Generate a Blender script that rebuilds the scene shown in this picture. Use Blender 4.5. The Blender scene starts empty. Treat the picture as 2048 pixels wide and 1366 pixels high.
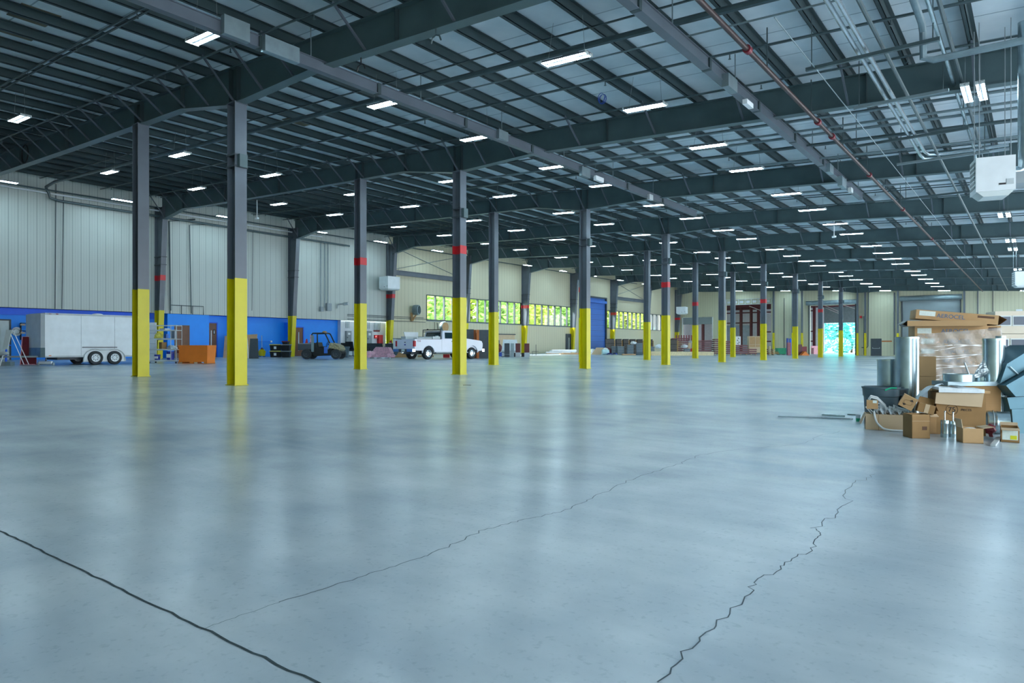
import bpy, math, random
from mathutils import Matrix, Vector
random.seed(7)
pi = math.pi
C = bpy.context.scene.collection
UNIT = 1.163          # all numbers below are in a working unit; the last lines scale the place to metres
# ---------------------------------------------------------------- the camera and its place in the hall
# x runs across the hall (away from the left wall), y along it, z up.  z = 0 is the floor at the inner column row.
F = 1365.33; HY = 694.29; A = .6554
LU = 7.86             # bay length
LV = 4.943            # distance between the two column rows
CX, CY, CZ = 19.969, -8.8536, .9
VX = (math.cos(A), math.sin(A))      # camera right
VF = (-math.sin(A), math.cos(A))     # camera forward
def ray(x, y):
    m = (x-1024)/F
    return (VX[0]*m+VF[0], VX[1]*m+VF[1], (HY-y)/F)
def on(x, y, n, d):
    r = ray(x, y); k = (d-(n[0]*CX+n[1]*CY+n[2]*CZ))/(n[0]*r[0]+n[1]*r[1]+n[2]*r[2])
    return (CX+k*r[0], CY+k*r[1], CZ+k*r[2])
def far(x, Z, y=None):               # the point at depth Z seen in direction x (and y)
    r = ray(x, HY if y is None else y); return (CX+Z*r[0], CY+Z*r[1], CZ+Z*r[2])
def fz(x): return -.0156*(x-LV)      # the slab falls gently away from the left wall
def rz(x): return 7.76-.049*x        # top of the roof beams
def gnd(x, Z):
    p = far(x, Z); return (p[0], p[1], fz(p[0]))
# ---------------------------------------------------------------- materials
def lin(h):
    h = h.lstrip('#'); o = []
    for i in (0, 2, 4):
        c = int(h[i:i+2], 16)/255; o.append(c/12.92 if c <= .04045 else ((c+.055)/1.055)**2.4)
    return o+[1]
def mat(name, col, rough=.5, metal=0, var=.12, scale=3., bump=0, spec=.5, alpha=1, trans=0):
    m = bpy.data.materials.new(name); m.use_nodes = True; t = m.node_tree; b = t.nodes['Principled BSDF']
    c = lin(col); b.inputs['Roughness'].default_value = rough; b.inputs['Metallic'].default_value = metal
    b.inputs['Specular IOR Level'].default_value = spec
    if trans: b.inputs['Transmission Weight'].default_value = trans
    if alpha < 1: b.inputs['Alpha'].default_value = alpha
    if var:
        tc = t.nodes.new('ShaderNodeTexCoord'); n = t.nodes.new('ShaderNodeTexNoise'); n.inputs['Scale'].default_value = scale
        n.inputs['Detail'].default_value = 5; t.links.new(tc.outputs['Object'], n.inputs['Vector'])
        r = t.nodes.new('ShaderNodeValToRGB'); e = r.color_ramp.elements
        e[0].position = .3; e[1].position = .7
        e[0].color = [x*(1-var) for x in c[:3]]+[1]; e[1].color = [min(1, x*(1+var)) for x in c[:3]]+[1]
        t.links.new(n.outputs['Fac'], r.inputs['Fac']); t.links.new(r.outputs['Color'], b.inputs['Base Color'])
        if bump:
            bp = t.nodes.new('ShaderNodeBump'); bp.inputs['Strength'].default_value = bump; bp.inputs['Distance'].default_value = .05
            t.links.new(n.outputs['Fac'], bp.inputs['Height']); t.links.new(bp.outputs['Normal'], b.inputs['Normal'])
    else: b.inputs['Base Color'].default_value = c
    return m
def emat(name, col, s):
    m = bpy.data.materials.new(name); m.use_nodes = True; b = m.node_tree.nodes['Principled BSDF']
    b.inputs['Base Color'].default_value = (.8, .8, .8, 1); b.inputs['Emission Color'].default_value = lin(col)
    b.inputs['Emission Strength'].default_value = s; return m
def panel_mat(name, c1, c2, axis, pitch=.36, rough=.45):
    """ribbed metal wall panel: a dark joint every panel and two faint ribs between"""
    m = bpy.data.materials.new(name); m.use_nodes = True; t = m.node_tree; b = t.nodes['Principled BSDF']; N = t.nodes.new; L = t.links.new
    b.inputs['Roughness'].default_value = rough
    tc = N('ShaderNodeTexCoord'); s = N('ShaderNodeSeparateXYZ'); L(tc.outputs['Object'], s.inputs[0])
    def mth(op, a, bb=None, cl=False):
        n = N('ShaderNodeMath'); n.operation = op; n.use_clamp = cl
        for i, v in enumerate((a, bb)):
            if v is None: continue
            if isinstance(v, (int, float)): n.inputs[i].default_value = v
            else: L(v, n.inputs[i])
        return n.outputs[0]
    u = mth('FRACT', mth('DIVIDE', s.outputs[axis], pitch*UNIT))
    joint = mth('LESS_THAN', u, .07)
    r1 = mth('LESS_THAN', mth('ABSOLUTE', mth('SUBTRACT', u, .36)), .03); r2 = mth('LESS_THAN', mth('ABSOLUTE', mth('SUBTRACT', u, .68)), .03)
    k = mth('ADD', mth('MULTIPLY', joint, .75), mth('MULTIPLY', mth('ADD', r1, r2), .22), True)
    n = N('ShaderNodeTexNoise'); n.inputs['Scale'].default_value = .35; L(tc.outputs['Object'], n.inputs['Vector'])
    mx0 = N('ShaderNodeMix'); mx0.data_type = 'RGBA'; L(n.outputs['Fac'], mx0.inputs[0]); mx0.inputs[6].default_value = [x*.86 for x in lin(c1)[:3]]+[1]; mx0.inputs[7].default_value = lin(c1)
    mx = N('ShaderNodeMix'); mx.data_type = 'RGBA'; L(k, mx.inputs[0]); L(mx0.outputs[2], mx.inputs[6]); mx.inputs[7].default_value = lin(c2)
    L(mx.outputs[2], b.inputs['Base Color'])
    bp = N('ShaderNodeBump'); bp.inputs['Strength'].default_value = .4; bp.inputs['Distance'].default_value = .02; bp.invert = True
    L(k, bp.inputs['Height']); L(bp.outputs['Normal'], b.inputs['Normal']); return m
M = {}
def mk(k, *a, **kw): M[k] = mat(k, *a, **kw)
mk('steel', '#4b6165', .42, var=.14, scale=1.2); mk('purlin_steel', '#35474a', .5, var=.15, scale=.8)
mk('column_grey', '#5a646e', .36, var=.1, scale=1.5); mk('yellow', '#d0c400', .38, var=.06, scale=2)
mk('red', '#c4232b', .4); mk('pipe_dark', '#4b5d61', .4, metal=.3); mk('pipe_red', '#40302f', .45, metal=.2); mk('film_glint', '#f4fbff', .12, var=0, alpha=.7, spec=1.); mk('pane_dark', '#2b4358', .3, var=0)
mk('galv', '#adc2c9', .27, metal=.9, var=.15, scale=6)
mk('galv_dull', '#8fa4ab', .42, metal=.6, var=.15, scale=3); mk('conduit', '#b4c3ca', .25, metal=.8); mk('duct_grey', '#7f9196', .4, metal=.4)
mk('white', '#dfe7ea', .4, var=.05); mk('offwhite', '#cdd8d8', .4, var=.05); mk('blue', '#0c92ff', .5, var=.04); mk('blue_dark', '#0a66ee', .5, var=.04)
mk('door_blue', '#3a73cf', .4, var=.08); mk('brown', '#6e4a35', .5); mk('black', '#15191c', .5, var=.2); mk('rubber', '#2c3338', .75, var=.2, scale=9)
mk('charcoal', '#3f4950', .5); mk('grey', '#8b979c', .5); mk('grey_lt', '#b5bfc2', .5); mk('can_grey', '#536b77', .5, var=.08)
mk('card', '#b8966a', .75, var=.06, scale=4); mk('card_dark', '#97764a', .75, var=.08, scale=5); mk('card_light', '#c6b192', .75, var=.05); mk('ply', '#c9a884', .7, var=.1)
mk('orange', '#e07a22', .45, var=.06); mk('maroon', '#57262f', .45); mk('maroon_lt', '#94545f', .5, var=.2, scale=4); mk('truck', '#dfe3ee', .22, var=.02, spec=.7)
mk('glass_dark', '#20383f', .08, var=0, spec=.9); mk('chrome', '#d5dde0', .15, metal=.9, var=0); mk('pink', '#eab4c4', .9, var=.2, scale=7, bump=.6); mk('beige', '#d6ccb8', .5, var=.04)
mk('film', '#eef6fa', .13, var=.06, scale=12, bump=.7, alpha=.3, spec=1.); mk('plastic_white', '#e2eef4', .3, var=.08, scale=6, bump=.4); mk('foil', '#dfeaf0', .22, metal=.85, var=.2, scale=14, bump=1.)
mk('lumber', '#cdc19c', .7, var=.15, scale=5); mk('green', '#2fa778', .45); mk('teal', '#23c08f', .4); mk('duct_blue', '#4d7482', .38, metal=.4, var=.12, scale=2)
mk('ink', '#1d1e22', .6, var=0); mk('ink_blue', '#3f6f98', .6, var=0); mk('ink_brown', '#5a3b22', .6, var=0); mk('label', '#dbeae6', .5, var=.06, scale=30); mk('label_yellow', '#d9df2e', .5, var=.1)
mk('tote_yellow', '#d8d05a', .5); mk('skin_dummy', '#c9b7a0', .6); mk('insul_white', '#e8eef2', .85, var=.1, scale=6, bump=.4); mk('patch', '#6b6554', .8, var=.3, scale=2)
mk('camo', '#8f8a6c', .5, var=.55, scale=9); mk('red_dark', '#7c2733', .5); mk('brown_fabric', '#6b3a3c', .7, var=.1); mk('block', '#d5dde2', .6, var=.06)
mk('bin_stack', '#59707d', .45, var=.12); mk('crate_brown', '#4d4a47', .6, var=.25, scale=8); mk('asphalt', '#c9d3d6', .9); mk('grass', '#7fa65a', .9, var=.3)
mk('bark', '#5a4a3a', .9); mk('tarp_blue', '#2a4fae', .5); mk('wood_edge', '#b8672c', .55, var=.1); mk('screen', '#9fb4c8', .2)
mk('reflector_grey', '#6b7480', .5, var=0)
mk('leaf1', '#d3e87a', .7, var=.35, scale=1.2); mk('leaf2', '#b4dc86', .7, var=.4, scale=1.5); mk('leaf3', '#f0e070', .7, var=.35, scale=1.4); mk('leaf4', '#7ff0dd', .7, var=.45, scale=1.2)
M['tube'] = emat('tube', '#cdf0ff', 22); M['lamp_red'] = emat('lamp_red', '#ff4a40', .6)
M['wall_y'] = panel_mat('wall_panel_along', '#c3ccc6', '#6f807c', 1); M['wall_y2'] = panel_mat('wall_panel_beige', '#cfccb0', '#85886f', 1)
M['wall_x'] = panel_mat('wall_panel_across', '#cfd0b4', '#83876f', 0, .3); M['roll_x'] = panel_mat('roll_door_slats', '#8d9ca0', '#77868a', 2, .1)
M['door_slats'] = panel_mat('blue_door_sections', '#3f78d2', '#1c3f86', 2, .56)
def ceiling_mat():
    m = bpy.data.materials.new('insulation'); m.use_nodes = True; t = m.node_tree; b = t.nodes['Principled BSDF']; N = t.nodes.new; L = t.links.new
    b.inputs['Roughness'].default_value = .4
    tc = N('ShaderNodeTexCoord'); s = N('ShaderNodeSeparateXYZ'); L(tc.outputs['Object'], s.inputs[0])
    d = N('ShaderNodeMath'); d.operation = 'DIVIDE'; L(s.outputs[1], d.inputs[0]); d.inputs[1].default_value = 1.5
    f = N('ShaderNodeMath'); f.operation = 'FRACT'; L(d.outputs[0], f.inputs[0]); g = N('ShaderNodeMath'); g.operation = 'LESS_THAN'; L(f.outputs[0], g.inputs[0]); g.inputs[1].default_value = .025
    n = N('ShaderNodeTexNoise'); n.inputs['Scale'].default_value = .8; n.inputs['Detail'].default_value = 6; L(tc.outputs['Object'], n.inputs['Vector'])
    r = N('ShaderNodeValToRGB'); r.color_ramp.elements[0].position = .3; r.color_ramp.elements[1].position = .7
    r.color_ramp.elements[0].color = lin('#c9dae2'); r.color_ramp.elements[1].color = lin('#e9f3f8'); L(n.outputs['Fac'], r.inputs['Fac'])
    mx = N('ShaderNodeMix'); mx.data_type = 'RGBA'; L(g.outputs[0], mx.inputs[0]); L(r.outputs['Color'], mx.inputs[6]); mx.inputs[7].default_value = lin('#98adb8'); L(mx.outputs[2], b.inputs['Base Color'])
    bp = N('ShaderNodeBump'); bp.inputs['Strength'].default_value = .35; bp.inputs['Distance'].default_value = .06; L(n.outputs['Fac'], bp.inputs['Height']); L(bp.outputs['Normal'], b.inputs['Normal']); return m
M['insulation'] = ceiling_mat()
def floor_mat():
    m = bpy.data.materials.new('polished_concrete'); m.use_nodes = True; t = m.node_tree; b = t.nodes['Principled BSDF']; N = t.nodes.new; L = t.links.new
    tc = N('ShaderNodeTexCoord')
    def noise(sc, det=6, dist=0, stretch=None):
        n = N('ShaderNodeTexNoise'); n.inputs['Scale'].default_value = sc; n.inputs['Detail'].default_value = det; n.inputs['Distortion'].default_value = dist
        if stretch:
            mp = N('ShaderNodeMapping'); mp.inputs['Scale'].default_value = stretch; mp.inputs['Rotation'].default_value = (0, 0, .5); L(tc.outputs['Object'], mp.inputs[0]); L(mp.outputs[0], n.inputs['Vector'])
        else: L(tc.outputs['Object'], n.inputs['Vector'])
        return n.outputs['Fac']
    def ramp(v, p0, p1, c0, c1):
        r = N('ShaderNodeValToRGB'); e = r.color_ramp.elements; e[0].position = p0; e[1].position = p1; e[0].color = c0; e[1].color = c1; L(v, r.inputs['Fac']); return r.outputs['Color']
    def mix(f, a, c, mode='MIX'):
        x = N('ShaderNodeMix'); x.data_type = 'RGBA'; x.blend_type = mode
        if isinstance(f, float): x.inputs[0].default_value = f
        else: L(f, x.inputs[0])
        L(a, x.inputs[6]); L(c, x.inputs[7]); return x.outputs[2]
    big = ramp(noise(.22, 9, .1), .36, .62, lin('#8fa6b6'), lin('#cbdae0'))
    mid = ramp(noise(1.3, 12, .1), .3, .7, lin('#a0b4c1'), lin('#d8e4e8'))
    col = mix(.45, big, mid)
    st = ramp(noise(2.2, 8, .2, (.35, 2.2, 1)), .25, .8, (.78, .8, .83, 1), (1, 1, 1, 1)); col = mix(.6, col, st, 'MULTIPLY')
    spk = ramp(noise(30, 3), .28, .42, (.72, .75, .78, 1), (1, 1, 1, 1)); col = mix(.5, col, spk, 'MULTIPLY')
    L(col, b.inputs['Base Color'])
    rr = ramp(noise(.7, 6, .1), .3, .7, (.225, .225, .225, 1), (.27, .27, .27, 1)); L(rr, b.inputs['Roughness']); b.inputs['Specular IOR Level'].default_value = .42
    bp = N('ShaderNodeBump'); bp.inputs['Strength'].default_value = .05; bp.inputs['Distance'].default_value = .02; L(noise(5, 6), bp.inputs['Height']); L(bp.outputs['Normal'], b.inputs['Normal'])
    return m
M['floor'] = floor_mat()
# ---------------------------------------------------------------- mesh building
def vadd(a, b): return (a[0]+b[0], a[1]+b[1], a[2]+b[2])
class MB:
    def __init__(s): s.v = []; s.f = []
    def add(s, vs, fs, mt=None):
        n = len(s.v)
        if mt is not None: vs = [tuple(mt @ Vector(v)) for v in vs]
        s.v += [tuple(v) for v in vs]; s.f += [tuple(i+n for i in f) for f in fs]; return s
    def b2(s, x0, x1, y0, y1, z0, z1, mt=None):
        return s.add([(x0,y0,z0),(x1,y0,z0),(x1,y1,z0),(x0,y1,z0),(x0,y0,z1),(x1,y0,z1),(x1,y1,z1),(x0,y1,z1)],
                     [(0,3,2,1),(4,5,6,7),(0,1,5,4),(1,2,6,5),(2,3,7,6),(3,0,4,7)], mt)
    def bx(s, c, d, rot=None):
        mt = Matrix.Translation(c)
        if rot: mt = mt @ (Matrix.Rotation(rot[2],4,'Z') @ Matrix.Rotation(rot[1],4,'Y') @ Matrix.Rotation(rot[0],4,'X'))
        return s.b2(-d[0]/2, d[0]/2, -d[1]/2, d[1]/2, -d[2]/2, d[2]/2, mt)
    def bar(s, p, q, w, h=None):
        p = Vector(p); q = Vector(q); d = q-p; L = d.length; z = d.normalized(); up = Vector((0,0,1)) if abs(z.z) < .95 else Vector((1,0,0))
        x = z.cross(up).normalized(); y = x.cross(z).normalized(); h = h or w
        mt = Matrix(((x.x,y.x,z.x,p.x),(x.y,y.y,z.y,p.y),(x.z,y.z,z.z,p.z),(0,0,0,1)))
        return s.b2(-w/2, w/2, -h/2, h/2, 0, L, mt)
    def tube(s, pts, r, n=8, closed=False):
        P = [Vector(p) for p in pts]; k = len(P); rings = []; base = len(s.v); prev = None
        for i in range(k):
            if closed: d = P[(i+1)%k]-P[i-1]
            else: d = P[min(i+1,k-1)]-P[max(i-1,0)]
            d.normalize()
            if prev is None:
                up = Vector((0,0,1)) if abs(d.z) < .9 else Vector((1,0,0)); x = d.cross(up).normalized()
            else:
                x = prev-d*prev.dot(d); x = x.normalized() if x.length > 1e-5 else d.orthogonal().normalized()
            prev = x; y = d.cross(x); rr = r[i] if isinstance(r, (list, tuple)) else r
            s.v += [tuple(P[i]+(x*math.cos(2*pi*j/n)+y*math.sin(2*pi*j/n))*rr) for j in range(n)]
        for i in range(k if closed else k-1):
            a = base+i*n; b = base+((i+1)%k)*n
            s.f += [(a+j, a+(j+1)%n, b+(j+1)%n, b+j) for j in range(n)]
        if not closed: s.f += [tuple(base+j for j in range(n))[::-1], tuple(base+(k-1)*n+j for j in range(n))]
        return s
    def cyl(s, p, q, r, n=16, r2=None): return s.tube([p, q], [r, r if r2 is None else r2], n)
    def lathe(s, prof, n=24, c=(0,0,0), mt=None):   # prof = [(r,z)...] open ends unless r=0
        vs = []; fs = []; k = len(prof)
        for r, z in prof: vs += [(c[0]+r*math.cos(2*pi*j/n), c[1]+r*math.sin(2*pi*j/n), c[2]+z) for j in range(n)]
        for i in range(k-1): fs += [(i*n+j, i*n+(j+1)%n, (i+1)*n+(j+1)%n, (i+1)*n+j) for j in range(n)]
        return s.add(vs, fs, mt)
    def prism(s, poly, ax, a, b, mt=None):          # poly in the two other axes, extruded along ax
        n = len(poly)
        def P(u, w, k): return (k, u, w) if ax == 0 else ((u, k, w) if ax == 1 else (u, w, k))
        vs = [P(u, w, a) for u, w in poly]+[P(u, w, b) for u, w in poly]
        fs = [tuple(range(n))[::-1], tuple(range(n, 2*n))]+[(i, (i+1)%n, n+(i+1)%n, n+i) for i in range(n)]
        return s.add(vs, fs, mt)
    def grid(s, fn, nu, nv, mt=None):
        vs = [fn(i/nu, j/nv) for j in range(nv+1) for i in range(nu+1)]
        fs = [(j*(nu+1)+i, j*(nu+1)+i+1, (j+1)*(nu+1)+i+1, (j+1)*(nu+1)+i) for j in range(nv) for i in range(nu)]
        return s.add(vs, fs, mt)
    def blob(s, c, d, n=12, m=8, jit=.0, flat=0):
        vs = []; fs = []
        for i in range(m+1):
            th = pi*i/m
            for j in range(n):
                ph = 2*pi*j/n; k = 1+random.uniform(-jit, jit)
                z = math.cos(th)*k
                if flat and z < -flat: z = -flat
                vs.append((c[0]+d[0]*math.sin(th)*math.cos(ph)*k, c[1]+d[1]*math.sin(th)*math.sin(ph)*k, c[2]+d[2]*z))
        for i in range(m): fs += [(i*n+j, (i+1)*n+j, (i+1)*n+(j+1)%n, i*n+(j+1)%n) for j in range(n)]
        return s.add(vs, fs)
    def build(s, name, m, parent=None, smooth=False, label=None):
        me = bpy.data.meshes.new(name); me.from_pydata(s.v, [], s.f); me.materials.append(M[m] if isinstance(m, str) else m); me.validate(); me.update()
        if smooth:
            for p in me.polygons: p.use_smooth = True
            try: me.set_sharp_from_angle(angle=.7)
            except Exception: pass
        o = bpy.data.objects.new(name, me); C.objects.link(o)
        if parent is not None: o.parent = parent
        if label: o['label'] = label
        return o
def B(x0, x1, y0, y1, z0, z1): return MB().b2(x0, x1, y0, y1, z0, z1)
def tag(o, label, cat, group=None):
    o['label'] = label; o['category'] = cat
    if group: o['group'] = group
    return o
def E(name, label, cat, loc, rot=0, group=None):
    o = bpy.data.objects.new(name, None); C.objects.link(o); o.location = loc
    o.rotation_euler = rot if isinstance(rot, tuple) else (0, 0, rot); return tag(o, label, cat, group)
def S(o): o['kind'] = 'structure'; return o
def copy_tree(o, parent=None):
    c = o.copy(); C.objects.link(c)
    if parent is not None: c.parent = parent
    for ch in list(o.children): copy_tree(ch, c)
    return c
def text(name, body, size, m, parent, loc, rot, ext=.002, label=None, sx=1):
    cu = bpy.data.curves.new(name, 'FONT'); cu.body = body; cu.size = size; cu.extrude = ext; cu.align_x = 'CENTER'; cu.align_y = 'CENTER'
    tmp = bpy.data.objects.new(name+'_curve', cu); C.objects.link(tmp); bpy.context.view_layer.update()
    me = bpy.data.meshes.new_from_object(tmp.evaluated_get(bpy.context.evaluated_depsgraph_get())); bpy.data.objects.remove(tmp)
    me.materials.clear(); me.materials.append(M[m]); o = bpy.data.objects.new(name, me); C.objects.link(o); o.location = loc; o.rotation_euler = rot; o.scale = (sx, 1, 1)
    if parent is not None: o.parent = parent
    if label: o['label'] = label
    return o
ORD = ['first', 'second', 'third', 'fourth', 'fifth', 'sixth', 'seventh', 'eighth', 'ninth', 'tenth', 'eleventh', 'twelfth', 'thirteenth', 'fourteenth', 'fifteenth', 'sixteenth', 'seventeenth', 'eighteenth', 'nineteenth', 'twentieth']
# ================================================================ the shell of the hall
X0, X1, Y0, Y1 = -16.3, 31., -15., 72.
def slab(x0, x1, y0, y1, th=.3):
    return MB().add([(x0,y0,fz(x0)-th),(x1,y0,fz(x1)-th),(x1,y1,fz(x1)-th),(x0,y1,fz(x0)-th),(x0,y0,fz(x0)),(x1,y0,fz(x1)),(x1,y1,fz(x1)),(x0,y1,fz(x0))],
                    [(0,3,2,1),(4,5,6,7),(0,1,5,4),(1,2,6,5),(2,3,7,6),(3,0,4,7)])
fl = S(slab(-20.6, X1, Y0, 95).build('floor', 'floor'))
def strip(pts, w, name, m, dz=.0012):    # a crack or joint lying on the slab
    b = MB(); n = len(pts); vs = []
    for i, (x, y) in enumerate(pts):
        a = pts[max(i-1,0)]; c = pts[min(i+1,n-1)]; dx, dy = c[0]-a[0], c[1]-a[1]; L = math.hypot(dx, dy) or 1
        ww = w[i] if isinstance(w, list) else w
        ox, oy = -dy/L*ww/2, dx/L*ww/2
        vs += [(x+ox, y+oy, fz(x+ox)+dz), (x-ox, y-oy, fz(x-ox)+dz)]
    return b.add(vs, [(2*i, 2*i+1, 2*i+3, 2*i+2) for i in range(n-1)]).build(name, m, fl)
def fp(x, y): p = on(x, y, (.0156, 0, 1), .0156*LV); return p[:2]
def wob(pts, k, amp):
    out = []
    for a, b in zip(pts, pts[1:]):
        L = math.hypot(b[0]-a[0], b[1]-a[1])
        for i in range(k):
            t = i/k; out.append((a[0]+(b[0]-a[0])*t+random.uniform(-amp, amp)*L, a[1]+(b[1]-a[1])*t+random.uniform(-amp, amp)*L))
    return out+[pts[-1]]
mk('crack', '#4a5a62', .8, var=.2); mk('joint', '#33464c', .85, var=.3, scale=20); mk('slab_dark', '#7d94a6', .3, var=.12, scale=2, bump=.03); mk('chip', '#cfe0e4', .6)
a = fp(0, 1062); b = fp(632, 1366); d = (b[0]-a[0], b[1]-a[1])
strip(wob([(a[0]-3*d[0], a[1]-3*d[1]), a, b, (b[0]+2*d[0], b[1]+2*d[1])], 40, .002), .012, 'floor_joint', 'joint')
strip(wob([fp(*p) for p in [(560,1205),(690,1165),(800,1128),(870,1106),(960,1062),(1040,1042),(1130,1022),(1200,990),(1270,955),(1350,932),(1395,912),(1480,898),(1590,890),(1680,862)]], 9, .035), .006, 'floor_crack', 'crack')
strip(wob([fp(*p) for p in [(1320,1360),(1400,1275),(1480,1210),(1510,1165),(1570,1130),(1620,1100),(1642,1070),(1628,1055),(1690,1015),(1700,970),(1750,948)]], 8, .05), .006, 'floor_crack', 'crack')
strip(wob([fp(*p) for p in [(400,1260),(470,1235),(560,1205)]], 8, .03), .003, 'floor_crack', 'crack')
# ---- ceiling: pale insulation on purlins
def ceil(x0, x1, y0, y1, z=.22, th=.12):
    return MB().add([(x0,y0,rz(x0)+z),(x1,y0,rz(x1)+z),(x1,y1,rz(x1)+z),(x0,y1,rz(x0)+z),(x0,y0,rz(x0)+z+th),(x1,y0,rz(x1)+z+th),(x1,y1,rz(x1)+z+th),(x0,y1,rz(x0)+z+th)],
                    [(0,3,2,1),(4,5,6,7),(0,1,5,4),(1,2,6,5),(2,3,7,6),(3,0,4,7)])
ce = S(ceil(X0-.3, X1, Y0, Y1+.3).build('ceiling', 'insulation'))
for (px, py, w, h) in ((68, 32, .9, .7), (28, 60, .8, .9), (600, 243, .7, .8)):
    p = on(px, py, (.049, 0, 1), 7.76+.2)
    q = MB(); x0, x1 = p[0]-w/2, p[0]+w/2; y0, y1 = p[1]-h/2, p[1]+h/2
    q.add([(x0,y0,rz(x0)+.2),(x1,y0,rz(x1)+.2),(x1,y1,rz(x1)+.2),(x0,y1,rz(x0)+.2),(x0,y0,rz(x0)+.22),(x1,y0,rz(x1)+.22),(x1,y1,rz(x1)+.22),(x0,y1,rz(x0)+.22)], [(0,3,2,1),(4,5,6,7),(0,1,5,4),(1,2,6,5),(2,3,7,6),(3,0,4,7)])
    q.build('ceiling_patch', 'patch', ce, label='brown stained ceiling patch')
# ---- left wall
WX = -15.9
BL = 19.76
def wseg(mb, y0, y1, z0, z1, x=WX, th=.25): mb.b2(x-th, x, y0, y1, z0, z1)
up = MB(); wseg(up, Y0, 23.7, 2.65, 8.75); wl = S(up.build('wall_left', 'wall_y'))
w2 = MB()
wseg(w2, 23.7, 49.3, fz(WX)-.05, 2.87); wseg(w2, 53.9, 72.25, fz(WX)-.05, 2.87)
wseg(w2, 23.7, 49.3, 4.8, 8.75); wseg(w2, 53.9, 72.25, 4.8, 8.75); wseg(w2, 49.3, 53.9, 6., 8.75)
wseg(w2, 23.7, 27.41, 2.87, 4.8); wseg(w2, 47.6, 49.3, 2.87, 4.8); wseg(w2, 67.2, 72.25, 2.87, 4.8)
S(w2.build('wall_left_beyond', 'wall_y2')).name = 'wall_left_far'
lo = MB(); wseg(lo, Y0, BL, fz(-16)-.05, 2.65, x=-16.5, th=.2)
lo.b2(-16.7, WX-.01, 8.39, 10.65, fz(-16)-.05, 2.645)
lo.b2(-16.6, -15.95, 12.2, 12.75, fz(-16)-.05, 2.645); lo.b2(-16.6, -15.95, 15.75, 16.1, fz(-16)-.05, 2.4)
S(lo.build('wall_left_lower', 'blue'))
so = B(-16.7, WX, Y0, BL, 2.65, 2.66); so.b2(-16.52, -16.3, Y0, 8.3, 2.35, 2.65); S(so.build('trim_shade', 'blue_dark'))  # soffit and strip in darker blue: shade of the recess put into the colour
wt = B(-16.6, -16.2, BL, 23.7, fz(-16)-.05, 2.66); S(wt.build('wall_left_service', 'block'))
S(B(WX-.02, WX+.02, 27.4, 47.7, 2.82, 2.88).build('trim_2', 'duct_grey'))
# door box in the blue room
bd = MB().b2(WX-.015, WX+.012, 8.75, 9.55, fz(-16), 2.06); S(bd.build('door_1', 'brown'))
# ---- ribbon windows
def window(i, y0, y1):
    e = bpy.data.objects.new('window_%d' % i, None); C.objects.link(e); e.location = (WX, (y0+y1)/2, 2.87); S(e)
    h = 1.93; w = (y1-y0); f = MB(); n = max(1, round(w/1.05))
    for k in range(n+1):
        y = -w/2+w*k/n; f.b2(-.15, .03, y-.03, y+.03, 0, h)
    f.b2(-.15, .04, -w/2, w/2, 0, .06).b2(-.15, .04, -w/2, w/2, h-.06, h)
    f.build('window_frame', 'charcoal', e)
    B(-.09, -.08, -w/2, w/2, .05, h-.05).build('window_pane', M['pane'], e)
g = bpy.data.materials.new('window_glass'); g.use_nodes = True; t = g.node_tree; bb = t.nodes['Principled BSDF']; t.nodes.remove(bb)
tr = t.nodes.new('ShaderNodeBsdfTransparent'); gl = t.nodes.new('ShaderNodeBsdfGlossy'); gl.inputs['Roughness'].default_value = .03; mx = t.nodes.new('ShaderNodeMixShader'); mx.inputs[0].default_value = .07
t.links.new(tr.outputs[0], mx.inputs[1]); t.links.new(gl.outputs[0], mx.inputs[2]); t.links.new(mx.outputs[0], t.nodes['Material Output'].inputs[0]); M['pane'] = g
for i, (a, b) in enumerate([(27.41, 31.3), (31.3, 39.2), (39.2, 47.6), (53.9, 62.9), (62.9, 67.2)]): window(i+1, a, b)
# ---- girts and braces on the left wall
for y0, y1 in ((23.8, 31.2), (55.2, 62.8)):
    gb = E('wall_girt', 'grey horizontal wall beam above the %s windows on the long wall' % ('nearest' if y0 < 30 else 'farthest'), 'beam', (WX+.15, y0, 6.15))
    B(-.1, .1, 0, y1-y0, .14, .17).b2(-.1, .1, 0, y1-y0, -.17, -.14).build('flange', 'column_grey', gb); B(-.02, .02, 0, y1-y0, -.15, .15).build('web', 'column_grey', gb)
    for k, (za, zb) in enumerate(((6.3, 8.0), (8.0, 6.3))):
        tag(MB().tube([(WX+.08, y0, za), (WX+.08, y1, zb)], .02, 6).build('brace_rod', 'duct_grey'), 'thin diagonal wall brace rod %s towards the far end, above the %s windows' % ('rising' if k == 0 else 'falling', 'nearest' if y0 < 30 else 'farthest'), 'rod')
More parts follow.
